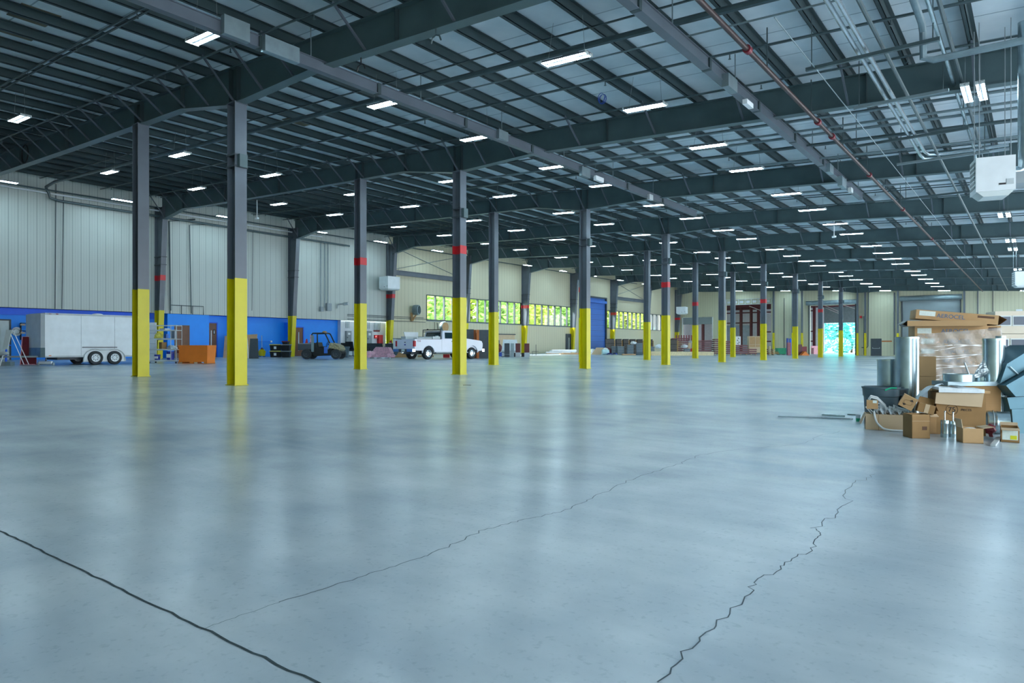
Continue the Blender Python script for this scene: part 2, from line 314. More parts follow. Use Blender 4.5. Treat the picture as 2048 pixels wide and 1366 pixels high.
# ---- doors in the left wall
dd = bpy.data.objects.new('door_2', None); C.objects.link(dd); dd.location = (WX, 51.6, fz(WX)); S(dd)
B(-.12, -.06, -2.3, 2.3, 0, 5.7).build('door_curtain', 'door_slats', dd); B(-.2, .12, -2.42, -2.3, 0, 5.75).b2(-.2, .12, 2.3, 2.42, 0, 5.75).b2(-.2, .12, -2.42, 2.42, 5.6, 5.75).build('door_frame', 'charcoal', dd)
B(-.05, .25, -2.2, 2.2, 5.1, 5.35).build('door_track', 'door_blue', dd)
def mandoor(i, x, y, w, h, col, axis='x', bar=True, frame='charcoal', glass=False):
    e = bpy.data.objects.new('door_%d' % i, None); C.objects.link(e); e.location = (x, y, fz(x)); S(e)
    if axis == 'y': e.rotation_euler = (0, 0, -pi/2)
    B(-.01, .03, -w/2, w/2, 0.01, h).build('door_leaf', col, e)
    B(-.01, .06, -w/2-.06, -w/2, 0, h+.06).b2(-.01, .06, w/2, w/2+.06, 0, h+.06).b2(-.01, .06, -w/2, w/2, h, h+.06).build('door_frame', frame, e)
    if bar: B(.05, .08, -w/2+.08, w/2-.08, .78, .82).b2(.03, .06, -w/2+.1, -w/2+.14, .78, .9).b2(.03, .06, w/2-.14, w/2-.1, .78, .9).build('push_bar', 'grey_lt', e)
    else: B(.03, .07, w/2-.35, w/2-.3, .35, 1.5).build('door_handle', 'offwhite', e)
    return e
mandoor(3, -16.49, 16.65, .8, 1.78, 'brown', bar=False, frame='blue_dark'); mandoor(4, -16.49, 12.0-.9, .55, 1.9, 'brown', bar=False, frame='blue_dark')
mandoor(5, -16.49, 1.0, 1.3, 1.75, 'offwhite', bar=False); mandoor(6, WX, 46.7, .8, 1.8, 'charcoal', bar=False)
mandoor(7, 6.48, 71.99, .9, 1.77, 'charcoal', 'y'); 
# ---- far wall with its openings
S(B(X0-.3, X1, Y0-.25, Y0, -.5, 8.8).build('wall_near', 'wall_x'))
wf = MB(); seg = lambda x0, x1, z0, z1: wf.b2(x0, x1, Y1, Y1+.25, z0, z1)
tops = lambda x: rz(x)+.2
for x0, x1, zt in ((-15.2, -11.4, 4.6), (-9.7, -4.4, 6.0), (-.14, 4.45, 5.5), (8.92, 13.92, 5.85)): seg(x0, x1, zt, tops(x1)+.3)
for x0, x1 in ((-16.15, -15.2), (-11.4, -9.7), (-4.4, -.14), (4.45, 8.92), (13.92, X1)): seg(x0, x1, fz(x1)-.1, tops(x1)+.2)
S(wf.build('wall_far', 'wall_x'))
sd = bpy.data.objects.new('door_8', None); C.objects.link(sd); sd.location = (11.42, Y1, fz(11)); S(sd)
B(-2.5, 2.5, .05, .12, 0, 5.95).build('door_curtain', 'roll_x', sd); MB().cyl((-2.7, -.25, 6.0), (2.7, -.25, 6.0), .27, 16).build('roller', 'duct_grey', sd, True)
B(-2.6, -2.5, -.1, .1, 0, 5.9).b2(2.5, 2.6, -.1, .1, 0, 5.9).build('door_track', 'charcoal', sd)
so = bpy.data.objects.new('door_9', None); C.objects.link(so); so.location = (2.15, Y1, fz(2)); S(so)
MB().cyl((-2.6, -.3, 5.75), (2.5, -.3, 5.75), .25, 16).build('roller', 'galv_dull', so, True); B(-2.42, -2.3, -.1, .25, 0, 5.6).b2(2.3, 2.42, -.1, .25, 0, 5.6).build('door_track', 'charcoal', so)
s1 = bpy.data.objects.new('door_10', None); C.objects.link(s1); s1.location = (-13.3, Y1, fz(-13)); S(s1)
B(-1.9, 1.9, .08, .16, 3.45, 4.3).build('door_curtain', 'roll_x', s1); B(-2., -1.9, -.05, .2, 0, 4.3).b2(1.9, 2., -.05, .2, 0, 4.3).build('door_frame', 'white', s1)
sg = MB()
for k in range(7): sg.b2(-9.6+k*.74, -9.0+k*.74, Y1-.16, Y1-.1, 6.08, 6.42)
fr = E('header_truss', 'white open panel truss over the wide opening in the far wall', 'truss', (-7., Y1-.12, 6.25))
B(-2.7, 2.7, -.05, .05, .28, .34).b2(-2.7, 2.7, -.05, .05, -.34, -.28).build('rail', 'offwhite', fr)
for k in range(8): B(-2.68+k*.76, -2.62+k*.76, -.05, .05, -.28, .28).build('upright', 'offwhite', fr)
for k in range(7): B(-2.5+k*.76, -2.1+k*.76, -.03, .03, -.14, .14).build('panel', 'block', fr)
# ---- the shed beyond the far wall
S(B(-20.5, -3.3, 92, 92.2, -.2, 8).build('wall_shed_back', 'block')); S(B(-20.7, -20.5, 72.3, 92.2, -.2, 7).build('wall_shed_left', 'block'))
rf = S(B(-20.7, 8, 72.4, 93, 6.6, 6.75).build('ceiling_shed', 'maroon_lt'))
for k in range(13): tag(B(-20.5, 8, 73.6+k*1.6, 73.75+k*1.6, 6.35, 6.6).build('shed_purlin', 'maroon'), 'maroon purlin under the shed roof beyond the far wall', 'purlin', 'maroon purlins of the shed roof')
for k, x in enumerate((-19.5, -18.2, -12.7, -11.3, -10.3, -3.1)):
    e = E('shed_post', 'maroon steel post standing in the shed beyond the far wall, %s from the long wall' % ORD[k], 'post', (x, 86, 0))
    B(-.16, .16, -.16, -.12, 0, 6.35).b2(-.16, .16, .12, .16, 0, 6.35).build('flange', 'maroon', e); B(-.02, .02, -.12, .12, 0, 6.35).build('web', 'maroon', e)
for k, (x0, x1, y, z) in enumerate(((-20.4, -10.3, 86.2, 4.2), (-20.4, -3.1, 86.2, 5.6), (-10.3, -3.1, 86.2, 2.9), (-10.3, -3.1, 86.2, 1.6))): tag(B(x0, x1, y, y+.1, z, z+.16).build('shed_girt', 'maroon'), 'maroon girt running between the shed posts, %s up' % ORD[k], 'beam')
tag(B(-17.4, -13.3, 91.6, 91.8, 0, 4.1).build('metal_sheet', 'screen'), 'grey blue metal panel standing in the shed behind the maroon posts', 'panel'); S(B(-3.3, 8, 92, 92.2, 4.2, 8).build('wall_shed_header', 'duct_grey'))
for k, (a, b) in enumerate((((-.1, 78, 5.9), (2.4, 74, 4.9)), ((-.1, 79, 5.6), (2.4, 75, 4.6)), ((1.2, 76, 6.2), (4.4, 74, 5.0)), ((-8.9, 78, 6.1), (-5, 76, 4.6)))):
    tag(MB().bar(a, b, .1, .05).build('shed_brace', 'white'), 'white slanting brace under the shed roof, %s of the loose set' % ORD[k], 'brace')
S(B(-60, 60, 95, 160, -.6, -.1).build('floor_yard', 'asphalt')); S(B(-90, -20.7, -30, 160, -.8, -.05).build('floor_outside', 'grass'))
# ---- trees outside
def leaves(n, rx, ry, rzz, sz):
    b = MB()
    for _ in range(n):
        while 1:
            p = Vector((random.uniform(-1, 1), random.uniform(-1, 1), random.uniform(-1, 1)))
            if .45 < p.length < 1: break
        p = Vector((p.x*rx, p.y*ry, p.z*rzz)); a = random.random()*6.28; u = Vector((math.cos(a), math.sin(a), random.uniform(-.6, .6)))*sz*random.uniform(.6, 1.4); w = u.orthogonal().normalized()*sz*random.uniform(.4, .8)
        b.add([p-u, p+w, p+u, p-w], [(0, 1, 2, 3)])
    return b
def tree(x, y, h, r, leaf, label, n=1500, sz=.28):
    e = E('tree', label, 'tree', (x, y, -.3)); MB().tube([(0,0,0), (.1,0,h*.4), (0,.1,h*.8)], [.22, .16, .06], 7).build('trunk', 'bark', e, True)
    fo = leaves(n, r, r, h*.48, sz).build('foliage', leaf, e); fo.location = (0, 0, h*.55); return e
for k in range(15):
    y = 30+k*4.6; lf = ('leaf1', 'leaf2', 'leaf3', 'leaf2', 'leaf1')[k % 5]; nm = {'leaf1': 'yellow green', 'leaf2': 'mid green', 'leaf3': 'golden yellow'}[lf]
    tree(-24.5-(k % 3)*1.5, y+3, 9+(k % 4), 2.35, lf, '%s leafy tree outside the ribbon windows, %s along the long wall' % (nm, ORD[k]), 2000, .3)
for k in range(7):
    tree(-12+k*5.4, 112+(k % 2)*3, 9+(k % 3), 3.0, 'leaf4', 'blue green tree beyond the open door in the far wall, %s from the shed side' % ORD[k], 2000, .34)

for k in range(9):
    tree(-33, 44+k*8, 13, 3.9, ('leaf2', 'leaf1')[k % 2], '%s tall tree in the back line outside the ribbon windows, %s along the hall' % (('mid green', 'yellow green')[k % 2], ORD[k]), 2000, .45)
for k in range(6):
    tree(-14+k*7.9, 124, 12, 3.9, 'leaf4', 'blue green tree in the back line beyond the open door, %s from the shed side' % ORD[k], 2200, .5)
for k in range(8):
    e = E('shrub', 'blue green shrub at the yard edge beyond the open door, %s along' % ORD[k], 'shrub', (-14+k*3.3, 106, -.1)); leaves(900, 1.55, 1.2, 1.3, .22).build('foliage', 'leaf4', e).location = (0, 0, 1.1)
# ================================================================ steel frames
def ibeam_col(root, w, d, z0, z1, m, nm='shaft'):      # flanges face +-x
    tf = .025
    B(d/2-tf, d/2, -w/2, w/2, z0, z1).b2(-d/2, -d/2+tf, -w/2, w/2, z0, z1).b2(-d/2+tf, d/2-tf, -.012, .012, z0, z1).build(nm, m, root)
YT = 2.52
def column(x, y, ztop, row, k, red, box):
    names = {'A': 'row nearer the long wall', 'B': 'row farther from the long wall'}
    e = E('steel_column', 'grey steel column with yellow lower part%s, %s from the near end of the %s' % (' and red band' if red else '', ORD[k], names[row]), 'column', (x, y, fz(x)))
    f = fz(x); d, w = .34, .30
    ibeam_col(e, w+.012, d+.012, .02, YT-f, 'yellow', 'yellow_sleeve')
    if red:
        ibeam_col(e, w, d, YT-f, 3.95-f, 'column_grey'); ibeam_col(e, w+.012, d+.012, 3.95-f, 4.22-f, 'red', 'red_band'); ibeam_col(e, w, d, 4.22-f, ztop-f, 'column_grey')
    else: ibeam_col(e, w, d, YT-f, ztop-f, 'column_grey')
    B(-d/2-.03, d/2+.03, -w/2-.03, w/2+.03, 0, .02).build('base_plate', 'yellow', e)
    B(-d/2-.02, d/2+.02, -w/2-.02, w/2+.02, ztop-f-.03, ztop-f).build('cap_plate', 'column_grey', e)
    if box:
        z = 5.25-f
        B(d/2+.01, d/2+.12, -.1, .1, z-.13, z+.17).build('junction_box', 'steel', e)
        for q in (z-.1, z+.17): B(-d/2-.02, d/2+.02, -w/2-.02, w/2+.02, q-.02, q+.02).build('strap', 'charcoal', e)
    return e
def zbot(x):
    P = [(-15.3, 7.36), (-13.1, 7.68), (-11.79, 7.6), (-4.6, 7.31), (-.8, 7.17), (2.46, 7.06), (4.77, 6.66), (5.5, 6.67), (8., 6.73), (12.5, 6.5), (19.8, 6.12), (31, 5.58)]
    for (a, za), (b, zb) in zip(P, P[1:]):
        if x <= b: return za+(zb-za)*(x-a)/(b-a)
    return P[-1][1]
for k in range(8): column(0, k*LU, zbot(0), 'A', k, k in (1, 3, 5, 7), False)
for k in range(9): column(LV, k*LU, zbot(LV), 'B', k, k in (1, 3, 5, 7), True)
PX = [11.95+1.17*i for i in range(-24, 17)]; PX = [x for x in PX if x > -16.2]
def rafter(k, y):
    nm = 'just behind the viewer' if k < 0 else ('%s from the near end' % ORD[k])
    e = E('roof_beam', 'deep dark steel roof beam spanning the hall, %s' % nm, 'beam', (0, y, 0))
    xs = [-15.35, -13.1, -11.79, -4.6, -.8, 2.46, 4.77, 5.5, 8., 12.5, 19.8, 31]
    poly = [(x, zbot(x)) for x in xs]+[(31, rz(31)), (-15.35, rz(-15.35))]
    MB().prism(poly, 1, -.008, .008).build('web', 'steel', e)
    b = MB()
    for x0, x1 in zip(xs, xs[1:]): b.prism([(x0, zbot(x0)-.02), (x1, zbot(x1)-.02), (x1, zbot(x1)), (x0, zbot(x0))], 1, -.12, .12)
    b.build('bottom_flange', 'steel', e)
    MB().prism([(-15.35, rz(-15.35)-.02), (31, rz(31)-.02), (31, rz(31)), (-15.35, rz(-15.35))], 1, -.11, .11).build('top_flange', 'steel', e)
    for x in (-13.1, -9.3, -5.1, -.15, .2, 2.46, 4.78, 5.1, 10.5, 17.):
        B(x-.006, x+.006, -.11, .11, zbot(x), rz(x)-.02).build('stiffener', 'purlin_steel', e)
    for i, x in enumerate(PX):
        if x > 22 or x < -15 or (x > 8 and i % 2): continue
        MB().bar((x, -.85, rz(x)+.02), (x, -.06, zbot(x)+.03), .04, .04).build('flange_brace', 'column_grey', e)
    return e
for k in range(-1, 10): rafter(k, k*LU)
def wall_column(k, y):
    e = E('wall_column', 'tapered grey wall column with yellow foot against the long wall%s, %s from the near end' % (' and red band' if k % 2 else '', ORD[k] if k >= 0 else 'last behind the viewer and not'), 'column', (WX, y, fz(WX)))
    f = fz(WX); zt = 7.5-f; d0, d1 = .30, .86; DX = lambda z: d0+(d1-d0)*z/zt
    def piece(z0, z1, m, nm, g=0):
        b = MB(); a0, a1 = DX(z0), DX(z1); w = .13+g
        b.prism([(0, z0), (a0, z0), (a1, z1), (0, z1)], 1, -.01-g, .01+g)
        b.prism([(a0-.025, z0), (a0+g, z0), (a1+g, z1), (a1-.025, z1)], 1, -w, w); b.b2(0.0, .025, -w, w, z0, z1); return b.build(nm, m, e)
    y0 = 2.78-f; piece(.0, y0, 'yellow', 'yellow_sleeve', .004)
    if k % 2: piece(y0, 4.3-f, 'column_grey', 'shaft'); piece(4.3-f, 4.57-f, 'red', 'red_band', .004); piece(4.57-f, zt+.55, 'column_grey', 'shaft')
    else: piece(y0, zt+.55, 'column_grey', 'shaft')
    for z in (zt-2.4, zt-2.0): B(-.0, DX(z)+.03, -.15, .15, z-.02, z+.02).build('strap', 'charcoal', e)
for k in range(0, 10): wall_column(k, k*LU if k < 9 else 71.3)
# purlins: one long Z section per line
for i, x in enumerate(PX):
    z = rz(x); b = B(x-.006, x+.006, Y0, Y1-.02, z, z+.2).b2(x-.07, x+.006, Y0, Y1-.02, z, z+.012).b2(x-.006, x+.07, Y0, Y1-.02, z+.19, z+.2).b2(x-.07, x-.06, Y0, Y1-.02, z, z+.03)
    tag(b.build('roof_purlin', 'purlin_steel'), 'dark steel roof purlin running the length of the hall under pale insulation', 'purlin', 'roof purlins under the insulation')
# ================================================================ ceiling lights
def make_light():
    e = E('ceiling_light', '', 'light', (0, 0, 0))
    w, L = .13, .52
    MB().prism([(-w,0),(-w+.03,.05),(w-.03,.05),(w,0),(w-.01,0),(w-.04,.035),(.03,.035),(.02,.004),(-.02,.004),(-.03,.035),(-w+.04,.035),(-w+.01,0)], 0, -L, L).build('reflector', 'reflector_grey', e)
    B(-L, -L+.02, -w, w, -.01, .055).build('end_cap', 'offwhite', e); B(L-.02, L, -w, w, -.01, .055).build('end_cap', 'offwhite', e)
    for y in (-.097, -.06, .06, .097): MB().tube([(-L+.03, y, .006), (L-.03, y, .006)], .011, 6).build('tube', 'tube', e)
    for x in (-.42, .42): MB().tube([(x, 0, .05), (x*.8, 0, .78)], .004, 4).build('hanging_wire', 'grey', e)
    return e
proto = make_light(); first = [True]
used = {}
def light(x, y, rown, rz_=0, dz=0):
    o = proto if first[0] else copy_tree(proto); first[0] = False
    o.location = (x, y, rz(x)-.68+dz); o.rotation_euler = (0, math.atan(.049) if not rz_ else 0, rz_)
    bay = int(math.floor(y/LU))+1; key = (rown, bay); n = used.get(key, 0); used[key] = n+1
    where = 'before the first roof beam' if bay < 1 else 'between the %s and %s roof beams' % (ORD[bay-1], ORD[bay]) if bay < 9 else 'beyond the ninth roof beam'
    o['label'] = 'hanging light %s, %s one, %s' % (where, ['nearer', 'farther', 'farthest', 'last'][n], rown)
    o['group'] = 'hanging fluorescent ceiling lights'
ROWN = ['row beside long wall', 'second row from wall', 'third row from wall', 'row above inner columns', 'fifth row from wall', 'sixth row from wall']
for y in (.7, 5.4, 10.5, 16.4, 21.2, 26.5, 32.1, 37.4, 42.8, 48.1, 53.5, 59, 64.4): light(-13.95, y, ROWN[0], pi/2)
YS = [2.25, 5.6, 9.45, 12.6, 16.9, 20.5, 24.5, 27.9, 32.9, 36.5, 39.8, 43.1, 48.6, 52., 56, 60.5, 64.5, 70.3]
for x, rn, st in ((-7.6, 1, 0), (-2.3, 2, 0), (3.1, 3, 2), (7.6, 4, 0), (12.75, 5, 0)):
    if rn in (2, 4): light(x, -2.2, ROWN[rn])
    for y in YS[st:]: light(x, y, ROWN[rn])
for y in (7.8, 16., 23.9, 32, 35.6, 47.4, 59, 63.4, 69):
    for j, x in enumerate((18.84, 19.09)):
        light(x, y, 'right end, %s of pair' % ('left' if j == 0 else 'right'), pi/2, -.11)
        [o for o in C.objects if o.type == 'EMPTY' and o.name.startswith('ceiling_light')][-1].scale = (1.1, .6, 1)
# ================================================================ services under the roof
def pipe(name, pts, r, m, label, cat='pipe', group=None, n=8):
    return tag(MB().tube(pts, r, n).build(name, m, None, True), label, cat, group)
def across(y, x0, x1, off): return [(x0, y, rz(x0)+off), (x1, y, rz(x1)+off)]
pipe('sprinkler_main', across(2.55, -13.9, 31, -.36), .065, 'pipe_dark', 'thick dark sprinkler main crossing the hall in the nearest bay beyond the first roof beam')
pipe('conduit', across(3.05, 7.6, 24, -.42), .018, 'duct_grey', 'thin pale conduit running beside the thick dark sprinkler main')
G = 'thin sprinkler branch pipes'
for k in range(-1, 9):
    for o in (-.95+LU, 5.0, 1.25) if k else (-.95+LU, 4.9):
        y = k*LU+o
        b = MB().tube(across(y, -15.2, 26, -.12), .022, 6)
        e = tag(b.build('sprinkler_branch_pipe', 'pipe_dark', None, True), 'thin dark sprinkler branch pipe crossing the hall just under the purlins', 'pipe', G)
        for i in range(14 if k < 4 else 0):
            x = -14+i*2.9; MB().cyl((x, y, rz(x)-.16), (x, y, rz(x)-.24), .012, 6).cyl((x, y, rz(x)-.25), (x, y, rz(x)-.245), .03, 8).build('sprinkler_head', 'pipe_dark', e)
for k in range(-1, 9):
    for o in (2.62, 5.24):
        y = k*LU+o; tag(MB().prism([(-15.8, rz(-15.8)-.005), (26, rz(26)-.005), (26, rz(26)+.02), (-15.8, rz(-15.8)+.02)], 1, y-.02, y+.02).build('purlin_strap', 'purlin_steel'), 'flat steel strap crossing under the purlins in mid bay', 'strap', 'purlin straps')
for y, off, x0, x1, r in ((8.9, -.5, 9, 25, .03), (9.4, -.62, 9, 26, .03), (10.3, -.5, 2.5, 24, .035), (10.7, -.66, 2.5, 22, .028), (11.2, -.55, 3, 25, .02), (12.1, -.7, 12, 25, .03), (13.0, -.5, 13, 25, .025), (17.2, -.6, 3, 24, .035), (18.0, -.45, 6, 24, .025)):
    tag(MB().tube(across(y, x0, x1, off), r, 6).build('conduit', 'duct_grey' if r > .028 else 'pipe_red' if y > 16 else 'pipe_dark', None, True), 'thin conduit crossing the hall below the purlins at the right side', 'conduit', 'thin crossing conduits')
# bus ducts
def busduct(x, y0, y1, z, w, h, label, boxes):
    e = E('bus_duct', label, 'duct', (x, y0, z))
    L = y1-y0
    B(-w/2, w/2, 0, L, -h/2, h/2).b2(-w/2-.03, w/2+.03, 0, L, -h/2-.015, -h/2).b2(-w/2-.03, w/2+.03, 0, L, h/2, h/2+.015).build('duct_body', 'column_grey', e)
    for y, dz, bw, bl, bh, m in boxes: B(w/2, w/2+bw, y-y0, y-y0+bl, -bh/2+dz, bh/2+dz).build('tap_box', m, e)
    k = 1.
    while k < L: MB().tube([(0, k, h/2), (0, k, rz(x)-z)], .012, 5).build('hanger_rod', 'duct_grey', e); k += 3.1
    for i in range(int(L/2.9)): B(-w/2-.035, w/2+.035, i*2.9, i*2.9+.09, -h/2-.02, h/2+.02).build('joint_cover', 'purlin_steel', e)
busduct(8.35, -4.5, 19.2, 6.63, .1, .2, 'long grey bus duct hanging below the roof beams between the lights, over the inner columns', [(-2.35, .03, .12, .5, .34, 'duct_grey'), (-1.55, -.03, .14, .75, .3, 'galv_dull'), (5.5, .02, .1, .4, .25, 'duct_grey'), (9.7, -.12, .12, .5, .3, 'duct_grey'), (10.6, -.16, .1, .5, .15, 'white'), (14.5, -.1, .1, .3, .2, 'grey_lt')])
busduct(14.97, -5, 18.2, 6.3, .1, .2, 'long grey bus duct at the right, beside the dark red sprinkler main', [(4.4, -.12, .14, .5, .26, 'duct_grey'), (5.6, -.2, .1, .4, .1, 'white'), (12.8, -.1, .12, .45, .25, 'galv_dull'), (14.3, -.2, .14, .6, .3, 'galv_dull'), (15.8, -.2, .1, .3, .15, 'offwhite')])
rp = E('sprinkler_pipe', 'dark red sprinkler main with bright red couplings running along the hall at the right', 'pipe', (15.9, 0, 6.18))
MB().tube([(0, -6, 0), (0, 69.5, 0)], .046, 10).build('pipe_run', 'pipe_red', rp, True)
for y in (3.3, 8.2, 9.6, 14.4, 21, 30, 40): MB().cyl((0, y-.06, 0), (0, y+.06, 0), .075, 10).build('coupling', 'red_dark', rp, True)
for i in range(22): MB().tube([(0, -2+i*3.2, .05), (0, -2+i*3.2, rz(15.9)-6.18+.0)], .014, 5).build('hanger_rod', 'pipe_dark', rp)
zc = rz(17.5)-.8
pipe('conduit', [(17.47, -6, zc), (17.47, 12.6, zc), (17.5, 13.0, zc), (17.9, 13.25, zc), (19.4, 13.3, zc)], .04, 'conduit', 'bright conduit of a close pair bending towards the heater, left one')
pipe('conduit', [(17.6, -6, zc), (17.6, 12.2, zc), (17.65, 12.6, zc), (18.0, 12.8, zc), (19.4, 12.85, zc)], .04, 'conduit', 'bright conduit of a close pair bending towards the heater, right one')
pipe('conduit', [(17.85, -6, zc), (17.85, 70, zc-.0)], .035, 'pipe_dark', 'long straight conduit running to the far end, just right of the bending pair')
pipe('conduit', [(16.75, 2, zc-.1), (16.8, 30, zc-.1), (16.9, 52, zc-.3)], .009, 'duct_grey', 'thin pale cable running along the hall right of the red sprinkler main', 'cable')
for x, z, m in ((18.62, 6.3, 'galv'), (18.76, 6.3, 'pipe_dark')): pipe('conduit', [(x, -4, z), (x, 13.5, z), (x+.02, 13.9, z-.4)], .035, m, '%s conduit passing beside the close pair of bright lights' % ('shiny' if m == 'galv' else 'dark'))
pipe('conduit', [(18.35, -4, 6.65), (18.35, 5.2, 6.65), (18.35, 5.35, 6.55), (18.35, 5.4, 6.1), (18.5, 5.45, 6.05), (22, 5.5, 6.05)], .06, 'galv_dull', 'thick grey conduit dropping and turning right above the bright pair of lights')
for i, (x0, x1, y, z) in enumerate(((16.3, 17.6, 1.5, 6.35), (16.6, 18.7, 4.4, 6.0), (16.9, 18.6, 7.0, 5.95), (16.2, 18.7, 10.4, 6.05), (16.9, 19.0, 12.6, 5.95), (16.3, 18.8, 18, 6.)) ):
    e = E('strut_hanger', 'horizontal strut hung from rods carrying the bright conduits, %s from the viewer' % ORD[i], 'strut', (x0, y, z))
    B(0, x1-x0, -.03, .03, -.03, .03).build('strut', 'pipe_dark' if i % 2 else 'duct_grey', e)
    for x in (.1, x1-x0-.1): MB().tube([(x, 0, 0), (x, 0, rz(x0+x)-z)], .01, 5).build('hanger_rod', 'pipe_dark', e)
# fans / hooks and drop rods
for i, (x, y, d) in enumerate(((514, 400, 35), (1668, 435, 30))):
    p = on(x, y, (.049, 0, 1), 7.76-.1); e = E('drop_rod', 'white rod with a small round end hanging %s' % ('beyond the second yellow column' if i == 0 else 'above the far right roof beams'), 'rod', p)
    MB().tube([(0,0,0), (0,0,-.9)], .025, 8).build('rod', 'white', e); MB().cyl((0,0,-.95), (0,0,-.88), .1, 12).build('end_disc', 'white', e)
MBc = MB().tube([(.32*math.cos(t*.42), .0, .32*math.sin(t*.42)) for t in range(46)], .02, 5)
o = MBc.build('cable_coil', 'black'); p = on(50, 308, (0, 1, 0), -.15); o.location = p; tag(o, 'coil of dark cable hung on the nearest roof beam at the far left', 'cable coil')
p = on(1204, 185, (.049, 0, 1), 7.76-.2); o = MB().tube([(.09*math.cos(t*.5), .05*math.sin(t*.3), .12*math.sin(t*.5)-.15) for t in range(40)], .008, 4).build('cable_coil', 'tarp_blue'); o.location = p; tag(o, 'small blue cable coil dangling from a purlin above the sixth light row', 'cable coil')
for i, (x, y) in enumerate(((722, 128), (872, 70))):
    p = on(x, y, (0, 1, 0), -.14); e = E('beam_clamp', '%s hook clamp hanging from the nearest roof beam' % ('dark open' if i == 0 else 'small yellowish'), 'hook', p)
    MB().tube([(0,0,.12), (0,0,0), (-.08,0,-.03), (-.12,0,-.12)], .015, 6).tube([(0,0,0), (.08,0,-.03), (.12,0,-.12)], .015, 6).build('hook', 'black' if i == 0 else 'pipe_dark', e)
# unit heaters
def heater(x, y, z, w, d, h, label, flue=True, rot=0, word=None):
    e = E('unit_heater', label, 'heater', (x, y, z), rot)
    B(-w/2, w/2, -d/2, d/2, 0, h).build('cabinet', 'white', e); MB().prism([(-w/2+.02, 0), (w/2-.02, 0), (w/2-.1, -.09), (-w/2+.12, -.09)], 1, -d/2+.03, d/2-.03).build('bottom_hood', 'offwhite', e)
    for i in range(6): B(-w/2-.01, -w/2, -d/2+.06, d/2-.06, .08+i*h*.14, .12+i*h*.14).build('louvre', 'grey', e)
    B(.05, .15, -d/2-.012, -d/2, .1, .13).build('badge', 'ink', e); B(w/2-.14, w/2-.03, -d/2-.008, -d/2, .1, .2).build('rating_plate', 'grey_lt', e)
    if word: text('lettering', word, .075, 'ink', e, (-w/2-.012, -d/2+.06, h*.58), (pi/2, pi/2*3, -pi/2), .001)
    for sx in (-1, 1):
        for sy in (-1, 1): MB().tube([(sx*(w/2-.06), sy*(d/2-.05), h), (sx*(w/2-.06), sy*(d/2-.05), rz(x)-z)], .008, 5).build('hanger_rod', 'grey', e)
    if flue:
        MB().tube([(w/2, .1, h*.62), (w/2+.13, .1, h*.62), (w/2+.19, .1, h*.68), (w/2+.2, .1, h*.85), (w/2+.2, .1, rz(x)-z)], .09, 14).build('flue_pipe', 'galv', e, True)
        B(w/2, w/2+.25, -.25, .25, .1, h*.5).build('gas_box', 'grey', e); MB().tube([(w/2+.1, -.1, .3), (w/2+.3, -.1, .3), (w/2+.6, -.1, .34)], .03, 8).build('gas_pipe', 'conduit', e, True)
    return e
heater(19.32, 6.45, 3.72, .6, .5, .62, 'white suspended unit heater with a vertical flue, large at the right under the roof', True, .25, 'REZNOR')
p = far(2050, 36, 560); heater(p[0], p[1], 4.15, 1., .8, .72, 'distant white unit heater hanging at the right edge, below the pairs of lights', True, .2)
p = on(779, 580, (1, 0, 0), -14.9); heater(p[0], p[1], 4.85, 1.0, 1.0, .82, 'white unit heater with front louvres by the wall column at the blue offices end', False, -.1)
p = far(1364, 74, 628); heater(p[0], p[1], 4.55, 1.0, 1.2, .7, 'small grey unit heater in the far corner above the half open roll door', False, .2)
# ---------------------------------------------------------------- services on the long wall
def wpipe(pts, r, m, label, name='conduit', cat='conduit'): return pipe(name, [(WX+.1, y, z) for y, z in pts], r, m, label, cat)
tag(MB().tube([(WX+.25, -6, 7.95), (WX+.25, 17.9, 7.82)], .04, 8).build('white_pipe', 'white', None, True), 'long white pipe high along the wall above the blue offices', 'pipe')
tag(MB().tube([(-15.4, -6, 8.0), (-15.4, 60, 7.95)], .035, 8).build('sprinkler_pipe', 'pipe_dark', None, True), 'thin dark sprinkler pipe high along the whole long wall', 'pipe')
tag(MB().tube([(-13.9, 2.55, 8.08), (-15.3, 2.7, 8.1), (-15.55, 2.8, 8.05), (-15.6, 2.9, 7.9), (-15.6, 2.95, 7.7), (-15.6, 3.3, 7.62), (-15.6, 20, 7.5)], .06, 8).build('sprinkler_pipe', 'pipe_dark', None, True), 'thick dark pipe looping down from the sprinkler main and running along the long wall', 'pipe')
wpipe([(3.26, 8.4), (3.22, 2.66)], .018, 'charcoal', 'thin dark vertical conduit on the pale wall behind the trailer, left of two'); wpipe([(3.56, 7.9), (3.5, 2.66)], .018, 'charcoal', 'thin dark vertical conduit on the pale wall behind the trailer, right of two')
wpipe([(8.5, 2.8), (8.42, 7.45), (9.8, 7.75)], .04, 'pipe_dark', 'thick dark pipe rising beside the wall column by the blue room', 'riser_pipe', 'pipe'); wpipe([(9.6, 2.7), (9.5, 7.4), (10.6, 7.6)], .025, 'pipe_dark', 'thinner dark pipe rising above the blue room', 'riser_pipe', 'pipe')
e = E('roof_rail', 'dark metal guard rail standing on top of the blue room', 'railing', (WX+.05, 9.4, 2.65))
MB().tube([(0, -.9, .45), (0, .9, .45), (0, .9, 0)], .02, 6).build('top_rail', 'charcoal', e); [MB().tube([(0, y, 0), (0, y, .45)], .018, 6).build('post', 'charcoal', e) for y in (-.9, -.3, .3)]
wpipe([(13.2, 7.6), (13.15, 3.0)], .014, 'charcoal', 'thin dark vertical conduit on the pale wall left of the second wall column')
for i, y in enumerate((17.9, 18.2, 18.45)): wpipe([(y, 7.6), (y, 3.4)], .03, 'duct_grey', 'vertical conduit dropping to the switch boxes over the blue wall, %s of three' % ORD[i])
